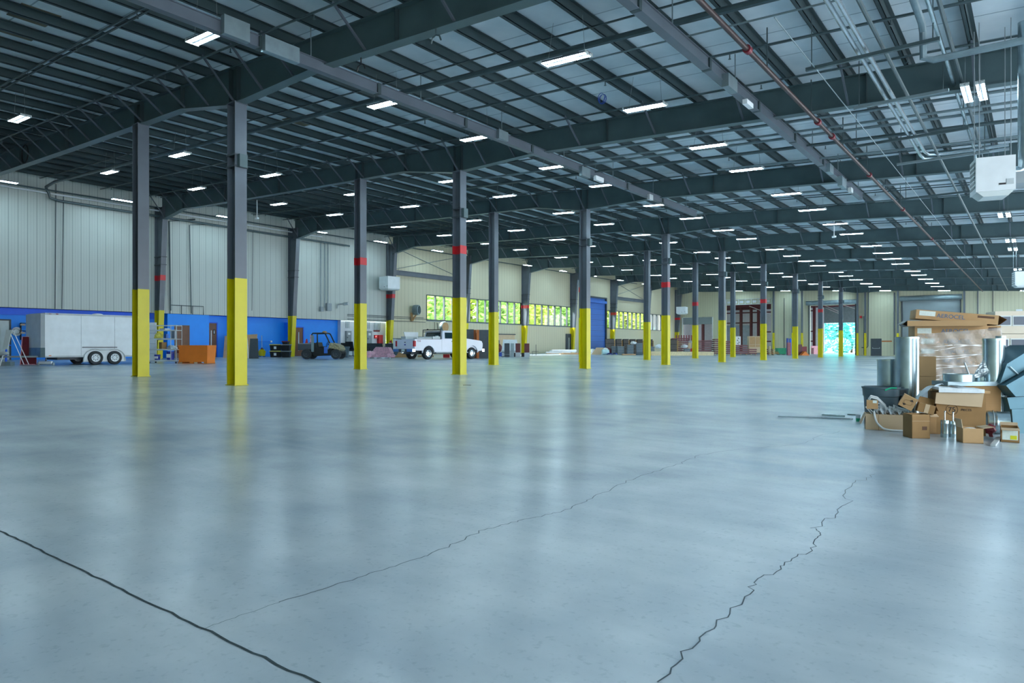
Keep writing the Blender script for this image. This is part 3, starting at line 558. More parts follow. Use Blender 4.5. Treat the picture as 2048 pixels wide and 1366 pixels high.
for i, (y, z, s) in enumerate(((17.95, 3.3, .22), (18.5, 3.45, .34))): tag(B(WX+.02, WX+.2, y-s/2, y+s/2, z-s*.7, z+s*.7).build('switch_box', 'grey'), '%s grey switch box at the foot of the vertical conduits on the pale wall' % ('small' if i == 0 else 'larger'), 'box')
wpipe([(20.9, 7.6), (20.85, 2.7)], .02, 'charcoal', 'dark vertical conduit on the pale wall above the electrical panels')
tag(MB().tube([(WX+.1, 19.2, 3.4), (WX+.1, 19.2, 3.62), (WX+.2, 19.3, 3.68), (WX+.5, 19.4, 3.68)], .05, 10).cyl((WX+.45, 19.4, 3.68), (WX+.8, 19.5, 3.7), .1, 14).build('exhaust_horn', 'grey_lt', None, True), 'grey horn shaped fitting sticking out of the pale wall above the electrical panels', 'fitting')
p = on(833, 620, (1, 0, 0), -15.5); e = E('wall_fan', 'round grey fan on a bracket on the wall left of the first window', 'fan', p, .4)
MB().lathe([(.12, -.22), (.36, -.2), (.38, 0), (.36, .2), (.3, .22), (.28, 0), (.1, -.05)], 20, mt=Matrix.Rotation(pi/2, 4, 'Y')).build('fan_housing', 'duct_grey', e, True)
MB().bar((0, 0, -.3), (-.3, 0, -.75), .1, .1).bar((-.35, 0, -.2), (-.35, 0, -.8), .25, .1).build('bracket', 'card', e)
for i, (z, y1) in enumerate(((3.05, 27), (2.95, 30), (2.74, 27.2))): wpipe([(20, z), (y1, z)], .018, 'charcoal', 'thin dark horizontal conduit beside the electrical panels, %s from the top' % ORD[i])
e = E('wall_lamp', 'round copper coloured dish lamp on the wall behind the pickup cab', 'lamp', on(885, 654, (1, 0, 0), -15.4))
MB().lathe([(.02, 0), (.4, .05), (.42, .2), (.36, .3), (.05, .32)], 20, mt=Matrix.Rotation(pi/2, 4, 'Y')).build('lamp_bowl', 'galv_dull', e, True); MB().lathe([(0, .31), (.35, .31), (0, .36)], 20, mt=Matrix.Rotation(pi/2, 4, 'Y')).build('lamp_face', 'card', e, True)
# on the far wall
def fpipe(xs, r, m, label): return pipe('riser_pipe', [(x, Y1-.12, z) for x, z in xs], r, m, label)
fpipe([(5.9, 6.75), (5.75, 6.7), (5.72, 1.0), (5.6, .85), (5.1, .85)], .05, 'pipe_dark', 'dark pipe descending the far wall between the open doorway and the dark door'); fpipe([(5.35, 4.2), (5.35, .1)], .06, 'pipe_dark', 'short thick riser on the far wall with a red valve beside it')
tag(B(4.95, 5.15, Y1-.3, Y1-.1, 4.0, 4.25).build('valve', 'red'), 'red valve box on the far wall right of the open doorway', 'valve')
fpipe([(8.2, 6.6), (8.2, .1)], .07, 'column_grey', 'grey post on the far wall between the dark door and the closed roller door'); fpipe([(15.4, 6.4), (15.4, .1)], .05, 'column_grey', 'grey riser on the far wall right of the closed roller door')
for i, x in enumerate((-4.0, -1.9, -.9, 4.75, 5.2+.3, 8.55, 14.3, -15.8+.0)):
    if i == 7: continue
    w = .16; e = E('end_wall_post', 'grey post with yellow foot on the far wall, %s from its left end' % ORD[i], 'post', (x, Y1-.35, fz(x)))
    B(-w/2, w/2, -.12, .12, 2.4, rz(x)-fz(x)-.3).build('shaft', 'column_grey', e); B(-w/2-.01, w/2+.01, -.13, .13, 0, 2.4).build('yellow_foot', 'yellow', e)
tag(B(7.0, 7.95, Y1-.02, Y1+.01, 1.45, 1.58).build('tape_mark', 'wood_edge'), 'orange tape strip on the far wall right of the dark door', 'tape'); tag(B(18.4, 18.9, Y1-.1, Y1, 3.6, 4.5).build('wall_board', 'white'), 'white board high on the far wall at the right edge', 'board')
for i, x in enumerate((-10.4, -2.9, 10.6+6)): fpipe([(x, 6.5), (x, .2)], .035, 'charcoal', 'thin dark vertical pipe on the far wall, %s from the left' % ORD[i])
# ================================================================ things by the long wall and in mid hall
def spot(xl, xr, yb, Z=None):
    xm = (xl+xr)/2
    if Z is None: q = fp(xm, yb); p = (q[0], q[1], fz(q[0]))
    else: p = gnd(xm, Z)
    Zd = (p[0]-CX)*VF[0]+(p[1]-CY)*VF[1]; s = Zd/F
    return p, (xr-xl)*s, (lambda y: (HY-y)*s+CZ-p[2]), s
def wheel(root, c, r, w, name='wheel', rim='chrome', ax='y', holes=8, label=None):
    R = Matrix.Translation(c) @ (Matrix.Rotation(pi/2, 4, 'X') if ax == 'y' else Matrix.Rotation(pi/2, 4, 'Y'))
    t = MB().lathe([(r*.6, -w/2), (r*.93, -w/2), (r, -w*.35), (r, w*.35), (r*.93, w/2), (r*.6, w/2), (r*.56, 0), (r*.6, -w/2)], 28, mt=R).build(name, 'rubber', root, True, label)
    b = MB().lathe([(0, w*.3), (r*.18, w*.3), (r*.2, w*.2), (r*.45, w*.22), (r*.5, w*.42), (r*.61, w*.47), (r*.61, -w*.47), (r*.5, -w*.42), (r*.45, -w*.22), (0, -w*.25)], 24, mt=R); b.build('rim', rim, t, True)
    h = MB()
    for k in range(holes):
        a = 2*pi*k/holes
        for s in (-1, 1): h.lathe([(0, s*w*.255), (r*.07, s*w*.25), (r*.07, s*w*.2)], 8, c=(r*.33*math.cos(a), r*.33*math.sin(a), 0), mt=R)
    h.build('hub_hole', 'black', t); return t
# ---- enclosed trailer
tx, ty = -9., .6; tf_ = fz(tx)
tr = E('enclosed_trailer', 'white enclosed cargo trailer with tandem wheels standing before the blue wall', 'trailer', (tx, ty, tf_), pi/2)
L, Wd, z0, z1 = 3.62, 1.75, .3, 1.93
def rr(y0, y1, k=.1): return [(y0, z0), (y1, z0), (y1, z1-k), (y1-k, z1), (y0+k, z1), (y0, z1-k)]
b = MB().prism([(0, 0), (L, 0), (L, Wd), (0, Wd), (-.1, Wd-.12), (-.16, Wd/2), (-.1, .12)], 2, z0, z1)
b.build('body', 'white', tr)
B(-.0, L, -.012, Wd+.012, z1-.05, z1+.02).build('top_rail', 'grey_lt', tr); B(0, L, -.012, .0, z0, z0+.06).build('bottom_rail', 'grey_lt', tr)
MB().prism([(0, -.01), (-.11, .11), (-.17, Wd/2), (-.11, Wd-.11), (0, Wd+.01)], 2, z0, z0+.36).build('stone_guard', 'galv_dull', tr)
for x in (1.2, 2.4): B(x-.006, x+.006, -.008, .0, z0, z1-.05).build('side_seam', 'grey_lt', tr)
MB().bar((.12, -.006, z1-.02), (.2, -.006, z1-.02), .03, .015).build('marker_light', 'red_dark', tr); B(.35, .43, -.015, 0, z1-.03, z1).build('marker_light', 'red_dark', tr); B(.12, .2, -.015, 0, z0+.05, z0+.08).build('marker_light', 'orange', tr)
ar = MB(); cx1, cx2 = 1.68, 2.37
pts = [(cx1-.42, .12)]+[(cx1+.4*math.cos(a)*1., .26+.34*math.sin(a)) for a in [pi*(1-i/8) for i in range(6)]]+[(cx2+.4*math.cos(a), .26+.34*math.sin(a)) for a in [pi*(1-i/8) for i in range(3, 9)]]+[(cx2+.42, .12)]
ar.prism(pts, 1, -.02, .02); ar.build('fender', 'white', tr); ar2 = MB().tube([(x, -.03, z) for x, z in pts], .02, 6); ar2.build('fender_lip', 'grey_lt', tr)
B(cx1-.45, cx2+.1, -.05, -.01, .66, .69).build('side_step', 'charcoal', tr)
for x in (cx1, cx2):
    wheel(tr, (x, -.02, .27), .265, .18, rim='white'); wheel(tr, (x, Wd-.05, .27), .265, .18, rim='white')
MB().bar((-.0, .3, .33), (-1.0, Wd/2, .33), .08, .06).bar((0, Wd-.3, .33), (-1., Wd/2, .33), .08, .06).build('tongue', 'grey', tr)
MB().cyl((-.95, Wd/2, .02), (-.95, Wd/2, .75), .035, 10).bar((-.95, Wd/2, .75), (-.8, Wd/2, .75), .03).build('tongue_jack', 'blue_dark', tr); MB().blob((-1.1, Wd/2, .34), (.09, .07, .05)).build('coupler', 'charcoal', tr, True)
B(.5, 2.9, .3, 1.4, .2, .3).build('chassis', 'charcoal', tr); MB().blob((2.0, .6, z1+.02), (.22, .22, .07)).build('roof_vent', 'white', tr, True)
# ---- floor sweeper with a long handle
p, w_, hz, s = spot(77, 107, 731); e = E('magnetic_sweeper', 'low white rolling floor sweeper with a tall dark handle before the trailer nose', 'sweeper', p, A)
MB().cyl((-.24, 0, .1), (.22, 0, .1), .06, 14).build('roller', 'white', e, True); MB().tube([(0, 0, .12), (.0, 0, .3), (-.0, .02, .8), (-.04, .05, 1.02)], .022, 8).build('handle', 'charcoal', e, True)
for x in (-.28, .27): MB().cyl((x-.02, 0, .06), (x+.02, 0, .06), .06, 14).build('wheel', 'grey', e, True)
# ---- maroon padded board behind the trailer nose
p, w_, hz, s = spot(41, 71, 729.5); e = E('padded_board', 'tall dark maroon panel with pale edge leaning beside the trailer nose', 'board', (p[0], p[1], p[2]), A)
MB().prism([(-.28, 0), (.28, 0), (.28, .62), (.02, .62), (.02, 1.05), (-.2, 1.05)], 1, 0, .06).build('panel', 'red_dark', e); MB().tube([(-.29, -.01, .01), (.29, -.01, .01)], .015, 6).tube([(-.29, -.01, 0), (-.21, -.01, 1.06), (.02, -.01, 1.06)], .015, 6).build('edge', 'pink', e)
# ---- ladder, disc, bench grinder
p, w_, hz, s = spot(0, 34, 736, 24.5); e = E('step_ladder', 'white folding step ladder standing open at the far left', 'ladder', p, A)
MB().bar((-.32, 0, 0), (.05, .05, 1.3), .03).bar((.02, .0, 1.28), (.34, .3, 0.05), .02).bar((.02, .2, 1.28), (.3, .6, 0.05), .02).build('rail', 'white', e)
MB().add([(-.2,-.03,.62),(-.02,-.03,.6),(.12,-.01,1.28),(-.08,-.01,1.3),(-.2,.0,.62),(-.02,.0,.6),(.12,.02,1.28),(-.08,.02,1.3)], [(0,1,2,3),(7,6,5,4),(0,4,5,1),(1,5,6,2),(2,6,7,3),(3,7,4,0)]).build('back_panel', 'offwhite', e); MB().blob((-.1, -.08, .45), (.17, .1, .07)).build('round_seat', 'grey_lt', e, True)
p, w_, hz, s = spot(16, 36, 730.5, 25.3); e = E('floor_pump', 'small dark machine box with a vertical post on the floor under the trailer hitch', 'machine', (p[0]+.35, p[1]-.3, p[2]), A)
B(-.18, .0, -.1, .1, 0, .14).build('left_box', 'grey', e); B(.02, .22, -.1, .1, 0, .14).build('right_box', 'galv_dull', e)
tag(MB().cyl(on(33, 663, (1, 0, 0), -16.48), vadd(on(33, 663, (1, 0, 0), -16.48), (.04, 0, 0)), .2, 28).build('wall_clock', 'white'), 'round white sign with grey print on the blue wall left of the trailer', 'sign')
c = on(33, 663, (1, 0, 0), -16.43); tag(MB().tube([(c[0], c[1]+.12*math.cos(a*.4), c[2]+.12*math.sin(a*.4)) for a in range(16)], .008, 4, True).build('sign_ring', 'grey'), 'grey ring printed on the round white wall sign', 'sign')
c = on(52, 660, (1, 0, 0), -16.4); e = E('wall_shelf', 'dark open wall shelf with two pale blocks beside the trailer nose', 'shelf', c, pi/2)
for z in (-.45, -.05, .3): B(-.2, .5, -.05, .25, z, z+.02).build('shelf_board', 'black', e)
for x in (-.2, .48): B(x, x+.02, -.02, .25, -.45, .32).build('side_frame', 'black', e)
for z in (.2, -.17): B(-.24, -.06, -.1, .0, z, z+.07).build('block', 'card_light', e)
# ---- white board and wire rack cart
p, w_, hz, s = spot(293, 312, 726, 30.2); e = E('white_screen', 'tall white panel standing behind the shelf cart', 'panel', p, A); B(-w_/2, w_/2, 0, .05, 0.02, hz(645)).build('panel_sheet', 'white', e)
for k in range(3): B(-w_/2, w_/2, -.006, 0, .35+k*.45, .36+k*.45).build('groove', 'grey', e)
p, w_, hz, s = spot(299, 352, 727); ct = E('shelf_cart', 'tall light grey tube shelf cart on castors loaded with tools and pails', 'cart', p, A)
H = hz(650); D = .5
for x in (-w_/2, w_/2, w_/2-.22):
    for y in (0, D): MB().tube([(x, y, .08), (x, y, H)], .014, 6).build('upright', 'grey_lt', ct)
LV_ = [.12, .58, 1.02, 1.38]
for z in LV_: B(-w_/2, w_/2, 0, D, z-.01, z+.01).b2(-w_/2, w_/2, -.015, .015, z-.03, z+.03).build('shelf', 'grey_lt', ct)
for z in (H-.02, H-.22): MB().tube([(-w_/2, 0, z), (w_/2, 0, z), (w_/2, D, z), (-w_/2, D, z)], .016, 6, True).build('rail', 'offwhite', ct)
for x in (-w_/2, w_/2):
    for y in (0, D): MB().cyl((x-.015, y, .04), (x+.015, y, .04), .04, 10).build('castor', 'rubber', ct, True)
def oncart(dx, dy, z): v = Matrix.Rotation(A, 4, 'Z') @ Vector((dx, dy, z)); return (p[0]+v.x, p[1]+v.y, p[2]+v.z)
def pail(loc, col, label, r=.15, h=.3):
    e = E('pail', label, 'pail', loc, A); MB().lathe([(0, 0), (r*.85, 0), (r, h), (r*1.05, h), (r*1.05, h-.03), (r*.97, h-.03), (r*.85, .02), (0, .02)], 18).build('body', col, e, True)
    MB().tube([(r*math.cos(a), -.02-r*.6*math.sin(a), h*.9-.1*math.sin(a)) for a in [pi*i/8 for i in range(9)]], .006, 5).build('handle', 'grey', e); B(-r*.6, r*.6, -r-.005, -r+.02, h*.3, h*.7).build('pail_label', 'white', e)
mk('pail_blue', '#2438a8', .4)
pail(oncart(.22, .2, .13), 'pail_blue', 'blue pail on the bottom shelf of the cart, the one nearer the orange bin', .15, .38); pail(oncart(-.35, .25, .13), 'pail_blue', 'small blue pail on the bottom shelf of the cart, at its left', .12, .24)
tag(B(-.12, .12, -.1, .1, 0, .3).build('cardboard_box', 'card_dark'), 'small brown carton on the second shelf of the cart', 'box').location = oncart(-.1, .2, .59)
tag(B(-.2, .2, -.02, .02, 0, .38).build('picture_board', 'screen'), 'pale patterned board standing on the third shelf of the cart', 'board').location = oncart(.25, .35, 1.03)
tag(MB().blob((0, 0, .13), (.2, .16, .15), 12, 8, .15).build('work_gloves', 'tote_yellow'), 'yellow and black bundle of gloves on the third shelf of the cart', 'bundle').location = oncart(-.25, .15, 1.0)
tag(MB().blob((0, 0, .08), (.3, .16, .1), 12, 8, .2).build('plastic_bags', 'plastic_white'), 'heap of blue and white bags on the second shelf of the cart', 'bags').location = oncart(.3, .2, .58)
tag(B(-.3, .2, -.1, .1, 0, .08).build('tool_tray', 'offwhite'), 'pale tray of tools on the top shelf of the cart', 'tray').location = oncart(.0, .2, 1.39)
tag(B(-.16, -.0, -.05, .05, 0, .2).build('spray_bottle', 'door_blue'), 'light blue bottle on the third shelf of the cart', 'bottle').location = oncart(.12, .15, 1.03)
# ---- orange self dumping hopper
p, w_, hz, s = spot(351, 416, 727.3); e = E('orange_bin', 'large orange steel bin with fork pockets before the blue room', 'bin', p, A-.08)
w = w_; h = hz(690.5)
MB().prism([(-.02, .07), (.62, .07), (.75, h), (-.0, h)], 0, -w/2+.12, w/2).build('body', 'orange', e)
MB().add([(-w/2+.12, 0, h), (-w/2+.12, 0, .07), (-w/2+.12, .6, .07), (-w/2+.12, .7, h), (-w/2-.06, .12, h-.1), (-w/2+.04, .3, .1), (-w/2-.06, .6, h-.1)], [(0,4,5,1), (1,5,2), (2,5,4,6), (2,6,3), (0,3,6,4)]).build('tapered_end', 'orange', e)
B(-w/2+.1, w/2, -.02, .64, 0, .015).b2(-w/2+.1, -w/2+.25, -.02, .64, 0, .07).b2(w/2-.14, w/2, -.02, .64, 0, .07).b2(-.08, .08, -.02, .64, 0, .07).build('base_frame', 'orange', e)
B(-.55, -.4, -.025, -.02, .01, .06).b2(.12, .27, -.025, -.02, .01, .06).build('fork_stop', 'card_light', e); B(-w/2+.1, w/2+.01, -.03, 0, h-.05, h).build('rim', 'orange', e)
B(-w/2+.02, -w/2+.12, .02, .3, .45, .52).build('latch', 'red_dark', e)
# ---- restroom sign and leaning boards
c = on(428, 664, (1, 0, 0), -16.47); tag(B(c[0], c[0]+.02, c[1]-.07, c[1]+.07, c[2]-.14, c[2]+.14).build('restroom_sign', 'black'), 'small black restroom sign on the recessed blue wall', 'sign')
q = bpy.data.objects['restroom_sign']; MB().blob((c[0]+.025, c[1], c[2]+.07), (.01, .02, .02)).b2(c[0]+.02, c[0]+.027, c[1]-.02, c[1]+.02, c[2]-.09, c[2]+.045).build('figure', 'white', q)
p, w_, hz, s = spot(446, 515, 716); e = E('plywood_sheet', 'pale brown board leaning on the blue wall behind the second yellow column', 'board', p, A); h = hz(668)
MB().add([(-w_/2,.0,0),(w_/2-.1,0,0),(w_/2-.15,.35,h),(-w_/2-.05,.35,h-.1),(-w_/2,.04,0),(w_/2-.1,.04,0),(w_/2-.15,.39,h),(-w_/2-.05,.39,h-.1)], [(0,1,2,3),(7,6,5,4),(0,4,5,1),(1,5,6,2),(2,6,7,3),(3,7,4,0)]).build('sheet', 'ply', e)
p, w_, hz, s = spot(497, 517, 716.3, 36.6); e = E('dark_board', 'charcoal board with a white edge leaning beside the pale brown one', 'board', p, A); h = hz(677)
MB().add([(-.25,.0,0),(w_/2,0,0),(w_/2-.15,.3,h),(-.3,.3,h),(-.25,.03,0),(w_/2,.03,0),(w_/2-.15,.33,h),(-.3,.33,h)], [(0,1,2,3),(7,6,5,4),(0,4,5,1),(1,5,6,2),(2,6,7,3),(3,7,4,0)]).build('sheet', 'charcoal', e)
MB().bar((-.27, -.02, 0), (-.45, .28, h+.05), .07, .03).build('edge_strip', 'white', e)
# ---- mop bucket
p, w_, hz, s = spot(518, 530, 714); e = E('mop_bucket', 'yellow mop bucket with mop on the floor before the blue wall', 'bucket', p, A)
MB().lathe([(0, .06), (.16, .06), (.2, .36), (.22, .36), (.18, .1)], 14).build('bucket_body', 'yellow', e, True); B(-.12, .12, -.1, .1, .36, .44).build('wringer', 'yellow', e)
MB().tube([(0, 0, .3), (-.05, .1, 1.25)], .012, 6).build('mop_handle', 'lumber', e); MB().blob((0, 0, .42), (.09, .09, .12), jit=.2).build('mop_head', 'brown', e)
for x in (-.13, .13):
    for y in (-.1, .1): MB().cyl((x-.012, y, .03), (x+.012, y, .03), .03, 8).build('castor', 'black', e)
# ---- storage totes
def tote(loc, w, label, lid='tote_yellow', body='black', h=.33, first_=[None]):
    e = E('storage_tote', label, 'storage box', loc, A); d = .38
    MB().add([(-w/2+.03,-d/2+.03,0),(w/2-.03,-d/2+.03,0),(w/2-.03,d/2-.03,0),(-w/2+.03,d/2-.03,0),(-w/2,-d/2,h),(w/2,-d/2,h),(w/2,d/2,h),(-w/2,d/2,h)], [(0,3,2,1),(4,5,6,7),(0,1,5,4),(1,2,6,5),(2,3,7,6),(3,0,4,7)]).build('box_body', body, e)
    B(-w/2-.02, w/2+.02, -d/2-.02, d/2+.02, h, h+.045).build('lid', lid, e); B(-.06, .08, -d/2-.005, -d/2+.03, h*.3, h*.75).build('tote_label', 'white' if lid == 'tote_yellow' else 'black', e)
p, w_, hz, s = spot(541, 563, 714.5); u = (math.cos(A), math.sin(A)); tote(p, .6, 'black storage tote with yellow lid, bottom left of the group'); tote((p[0], p[1], p[2]+.38), .6, 'black storage tote with yellow lid, top left of the group')
p2 = (p[0]+.6*u[0], p[1]+.6*u[1]); pp = (p2[0], p2[1], fz(p2[0])); tote(pp, .46, 'black storage tote with grey lid, bottom right of the group', 'grey'); tote((pp[0], pp[1], pp[2]+.38), .46, 'black storage tote with grey lid, second up at the right of the group', 'grey')
tote((pp[0]-.05, pp[1], pp[2]+.76), .32, 'small dark red tote on top of the black storage totes', 'red_dark', 'black', .14)
c = on(544, 683, (1, 0, 0), -16.3); e = E('floor_fan', 'small white wall outlet with a cord on the blue wall above the totes', 'outlet', c, 0); e.name = 'wall_outlet'; B(-.12, -.05, -.05, .05, -.05, .05).build('cover', 'white', e); MB().tube([(-.1, 0, 0), (-.1, -1., 0), (-.1, -1.1, .0)], .01, 4).build('cord', 'blue_dark', e)
# ---- utility vehicle
ZU = 37.0; q = gnd(613, ZU); s = ZU/F
uv = E('utility_vehicle', 'dark side by side utility vehicle with roll cage and camouflage hood', 'utility vehicle', q, A); k_ = s
def ux(x): return (x-613)*s
def uz(y): return (718.5-y)*s
wb = ux(672)
for x in (0, wb):
    for y in (.0, 1.15): wheel(uv, (x, y, .27), .27, .22, rim='charcoal', holes=6)
dy0, dy1 = .02, 1.13
MB().prism([(ux(596), uz(701)), (ux(596), uz(688)), (ux(624), uz(686)), (ux(624), uz(699))], 1, dy0-.05, dy1+.05).build('cargo_bed', 'charcoal', uv); B(ux(597), ux(623), dy0-.06, dy1+.06, uz(688.5), uz(687)).build('bed_rail', 'grey', uv)
MB().prism([(ux(625), uz(711)), (ux(625), uz(697)), (ux(634), uz(696)), (ux(656), uz(700)), (ux(660), uz(690)), (ux(664), uz(703)), (ux(661), uz(711)), (ux(630), uz(713))], 1, dy0+.05, dy1-.05).build('body', 'black', uv)
MB().prism([(ux(656), uz(697)), (ux(660), uz(686)), (ux(668), uz(687.5)), (ux(677), uz(692)), (ux(681), uz(699)), (ux(678), uz(703)), (ux(667), uz(697.5))], 1, dy0-.03, dy1+.03).build('hood', 'camo', uv)
MB().prism([(ux(661), uz(704)), (ux(663), uz(699)), (ux(678), uz(700)), (ux(681), uz(704)), (ux(680), uz(708)), (ux(662), uz(708))], 1, dy0+.2, dy1-.2).build('front_frame', 'black', uv)
for y in (dy0+.04, dy1-.04):
    MB().tube([(ux(624), y, uz(702)), (ux(623), y, uz(669)), (ux(625), y, uz(667)), (ux(646), y, uz(666.5)), (ux(650), y, uz(668)), (ux(659), y, uz(687))], .035, 8).build('roll_cage', 'black', uv, True)
MB().tube([(ux(625), dy0, uz(667)), (ux(625), dy1, uz(667))], .03, 8).tube([(ux(648), dy0, uz(666.5)), (ux(648), dy1, uz(666.5))], .03, 8).build('cage_crossbar', 'black', uv, True)
B(ux(623), ux(628), dy0-.08, dy0-.02, uz(704), uz(671)).build('side_post', 'galv_dull', uv)
MB().prism([(ux(632), uz(697)), (ux(631), uz(685)), (ux(634), uz(685)), (ux(636), uz(694)), (ux(644), uz(693)), (ux(644), uz(697))], 1, dy0+.12, dy1-.12).build('seat', 'black', uv)
MB().tube([(ux(656)+.0, dy0+.3, uz(691)), (ux(652), dy0+.3, uz(688))], .02, 6).build('steering_column', 'black', uv); MB().tube([(ux(652)+.06*math.sin(a), dy0+.3+.15*math.cos(a), uz(688)+.14*math.sin(a)) for a in [2*pi*i/14 for i in range(14)]], .015, 5, True).build('steering_wheel', 'black', uv, True)
B(ux(648), ux(655), dy0-.03, dy0, uz(707), uz(694)).build('door_panel', 'door_blue', uv); MB().blob((ux(645), .4, uz(664.5)), (.13, .1, .07)).build('beacon_light', 'card', uv, True); MB().tube([(ux(621), dy0, uz(670+i*3)) for i in range(6)], .03, 6).build('rope', 'pink', uv)
for i, (x, r) in enumerate(((611, .1), (616, .07), (619, .06))): MB().lathe([(r, 0), (r*.3, .28 if i == 0 else .12), (0, .3 if i == 0 else .13)], 10, (ux(x), .2+.2*i, uz(689))).build('safety_cone' if i == 0 else 'jug', 'red', uv, True)
for nm in [o for o in uv.children if o.name.startswith(('safety_cone', 'jug'))]:
    m = nm.matrix_basis.copy(); nm.parent = None; nm.location = q; nm.rotation_euler = (0, 0, A); tag(nm, ('orange safety cone standing in the bed of the utility vehicle' if nm.name.startswith('safety') else 'small red jug lying in the bed of the utility vehicle'), 'cone' if nm.name.startswith('safety') else 'jug', None if nm.name.startswith('safety') else 'red jugs in the vehicle bed')
# ---- grey bin, chairs, pink rolls
def trashcan(e, r, h, m='can_grey'):
    MB().lathe([(0, .02), (r*.82, .02), (r*.97, h*.72), (r*.97, h*.73), (r*1.04, h*.74), (r*1.06, h*.97), (r*1.1, h*.98), (r*1.1, h), (r*.98, h), (r*.8, .05), (0, .05)], 28).build('can_body', m, e, True)
p, w_, hz, s = spot(682, 698, 715); e = E('trash_can', 'grey blue square trash bin on the floor in front of the utility vehicle', 'trash can', p, A)
h = hz(693); MB().add([(-.18,-.15,0),(.18,-.15,0),(.18,.15,0),(-.18,.15,0),(-.23,-.2,h-.08),(.23,-.2,h-.08),(.23,.2,h-.08),(-.23,.2,h-.08)], [(0,3,2,1),(4,5,6,7),(0,1,5,4),(1,2,6,5),(2,3,7,6),(3,0,4,7)]).build('bin_body', 'can_grey', e); B(-.25, .25, -.22, .22, h-.08, h).build('bin_lid', 'can_grey', e)
def chair(loc, rot, label, col='black', hb=.9, arms=True):
    e = E('lounge_chair', label, 'chair', loc, rot); MB().prism([(-.28, .38), (.28, .36), (.3, .44), (-.28, .5)], 0, -.27, .27).build('seat', col, e)
    MB().grid(lambda u, v: ((u-.5)*.6, .24+.12*v-.12*math.cos((u-.5)*2.6), .42+v*(hb-.42)), 8, 6).grid(lambda u, v: ((.5-u)*.6, .29+.12*v-.12*math.cos((u-.5)*2.6), .42+v*(hb-.42)), 8, 6).build('backrest', col, e, True)
    MB().cyl((0, 0, .08), (0, 0, .38), .03, 8).build('post', 'charcoal', e)
    for k in range(5): MB().bar((0, 0, .1), (.28*math.cos(k*1.257), .28*math.sin(k*1.257), .04), .04, .03).build('leg', 'charcoal', e)
    if arms:
        for sx in (-.3, .3): MB().tube([(sx, .15, .44), (sx, .12, .62), (sx, -.15, .62), (sx, -.18, .44)], .02, 6).build('armrest', 'black', e)
p = gnd(706, 42.5); chair(p, A+2.6, 'black armchair beside the grey blue trash bin, left of the column', 'black', .95)
for i, (x, Z, r, c, l) in enumerate(((728, 43.2, 2.9, 'black', 'black armchair just right of the third yellow column'), (743, 44.5, 3.3, 'charcoal', 'charcoal tub chair with its back turned, behind the small pink roll'), (763, 45, 2.7, 'charcoal', 'charcoal chair behind the big pink insulation roll'), (779, 44.4, 3.4, 'charcoal', 'charcoal chair by the fire extinguisher'), (693, 44.5, 3.2, 'black', 'low black chair behind the grey blue trash bin'))): chair(gnd(x, Z), A+r, l, c, .95 if i == 0 else .85)
p, w_, hz, s = spot(731, 744, 715.5); mkc = MB().cyl((0, 0, .2), (.1, .6, .2), .2, 18).build('insulation_roll', 'pink', None, True); mkc.location = p; mkc.rotation_euler = (0, 0, A); tag(mkc, 'small pink insulation roll lying at the foot of the third yellow column', 'insulation roll')
p, w_, hz, s = spot(747, 781, 714.5); o = MB().prism([(-.5, 0), (.52, 0), (.56, .28), (.38, .62), (-.4, .64), (-.56, .45)], 1, 0, .7).build('insulation_bundle', 'pink', None); o.location = p; o.rotation_euler = (0, 0, A-.1); tag(o, 'big pink bundle of insulation beside the pickup tailgate', 'insulation bundle')
p, w_, hz, s = spot(770, 787, 715.5); o = MB().blob((0, .1, .1), (.32, .25, .16), 14, 8, .12, .6).build('insulation_scrap', 'pink'); o.location = p; tag(o, 'torn pink insulation scrap lying in front of the big pink bundle', 'insulation scrap')
p, w_, hz, s = spot(744, 780, 717); o = MB().grid(lambda u, v: ((u-.5)*1.25, (v-.5)*.5, .035+.03*math.sin(u*17+v*5)*math.cos(v*11)), 18, 8).build('plastic_sheet', 'plastic_white', None, True); o.location = p; o.rotation_euler = (0, 0, A); tag(o, 'crumpled white plastic sheet on the floor before the pink insulation', 'plastic sheet')
# ---- electrical panels, fire valve, extinguisher
def wallbox(xl, xr, yt, yb, m, label, name, cat, d=.15, X=-16.2, parts=True):
    a = on(xl, (yt+yb)/2, (1, 0, 0), X); b_ = on(xr, (yt+yb)/2, (1, 0, 0), X); ym = (a[1]+b_[1])/2
    zt = on((xl+xr)/2, yt, (1, 0, 0), X)[2]; zb = on((xl+xr)/2, yb, (1, 0, 0), X)[2]; w = b_[1]-a[1]
    e = E(name, label, cat, (X, ym, zb)); B(0, d, -w/2, w/2, 0, zt-zb).build('cabinet', m, e)
    if parts: B(d, d+.012, -w/2+.04, w/2-.04, .05, zt-zb-.05).build('cabinet_door', m, e); B(d+.012, d+.018, -w*.2, w*.25, (zt-zb)*.68, (zt-zb)*.85).build('notice', 'white', e); B(d+.012, d+.03, -w/2+.06, -w/2+.1, (zt-zb)*.4, (zt-zb)*.5).build('latch', 'charcoal', e)
    return e
wallbox(690, 700, 662, 686, 'grey', 'grey electrical panel on the white wall, left one', 'electrical_panel', 'electrical panel'); wallbox(731, 741, 662, 690, 'grey', 'grey electrical panel on the white wall, nearest the red box', 'electrical_panel', 'electrical panel'); wallbox(724, 730, 663, 690, 'grey_lt', 'light grey electrical panel touching the third yellow column', 'electrical_panel', 'electrical panel')
for i, x in enumerate((692, 695, 698, 733, 736, 739, 749, 752, 756, 760)):
    c = on(x, 652, (1, 0, 0), -16.1); tag(MB().tube([(-16.1, c[1], 2.6), (-16.1, c[1], 2.15 if i < 6 else 2.05)], .022, 6).build('conduit', 'galv_dull'), 'short vertical conduit above the boxes on the white service wall', 'conduit', 'short conduits over the electrical panels')
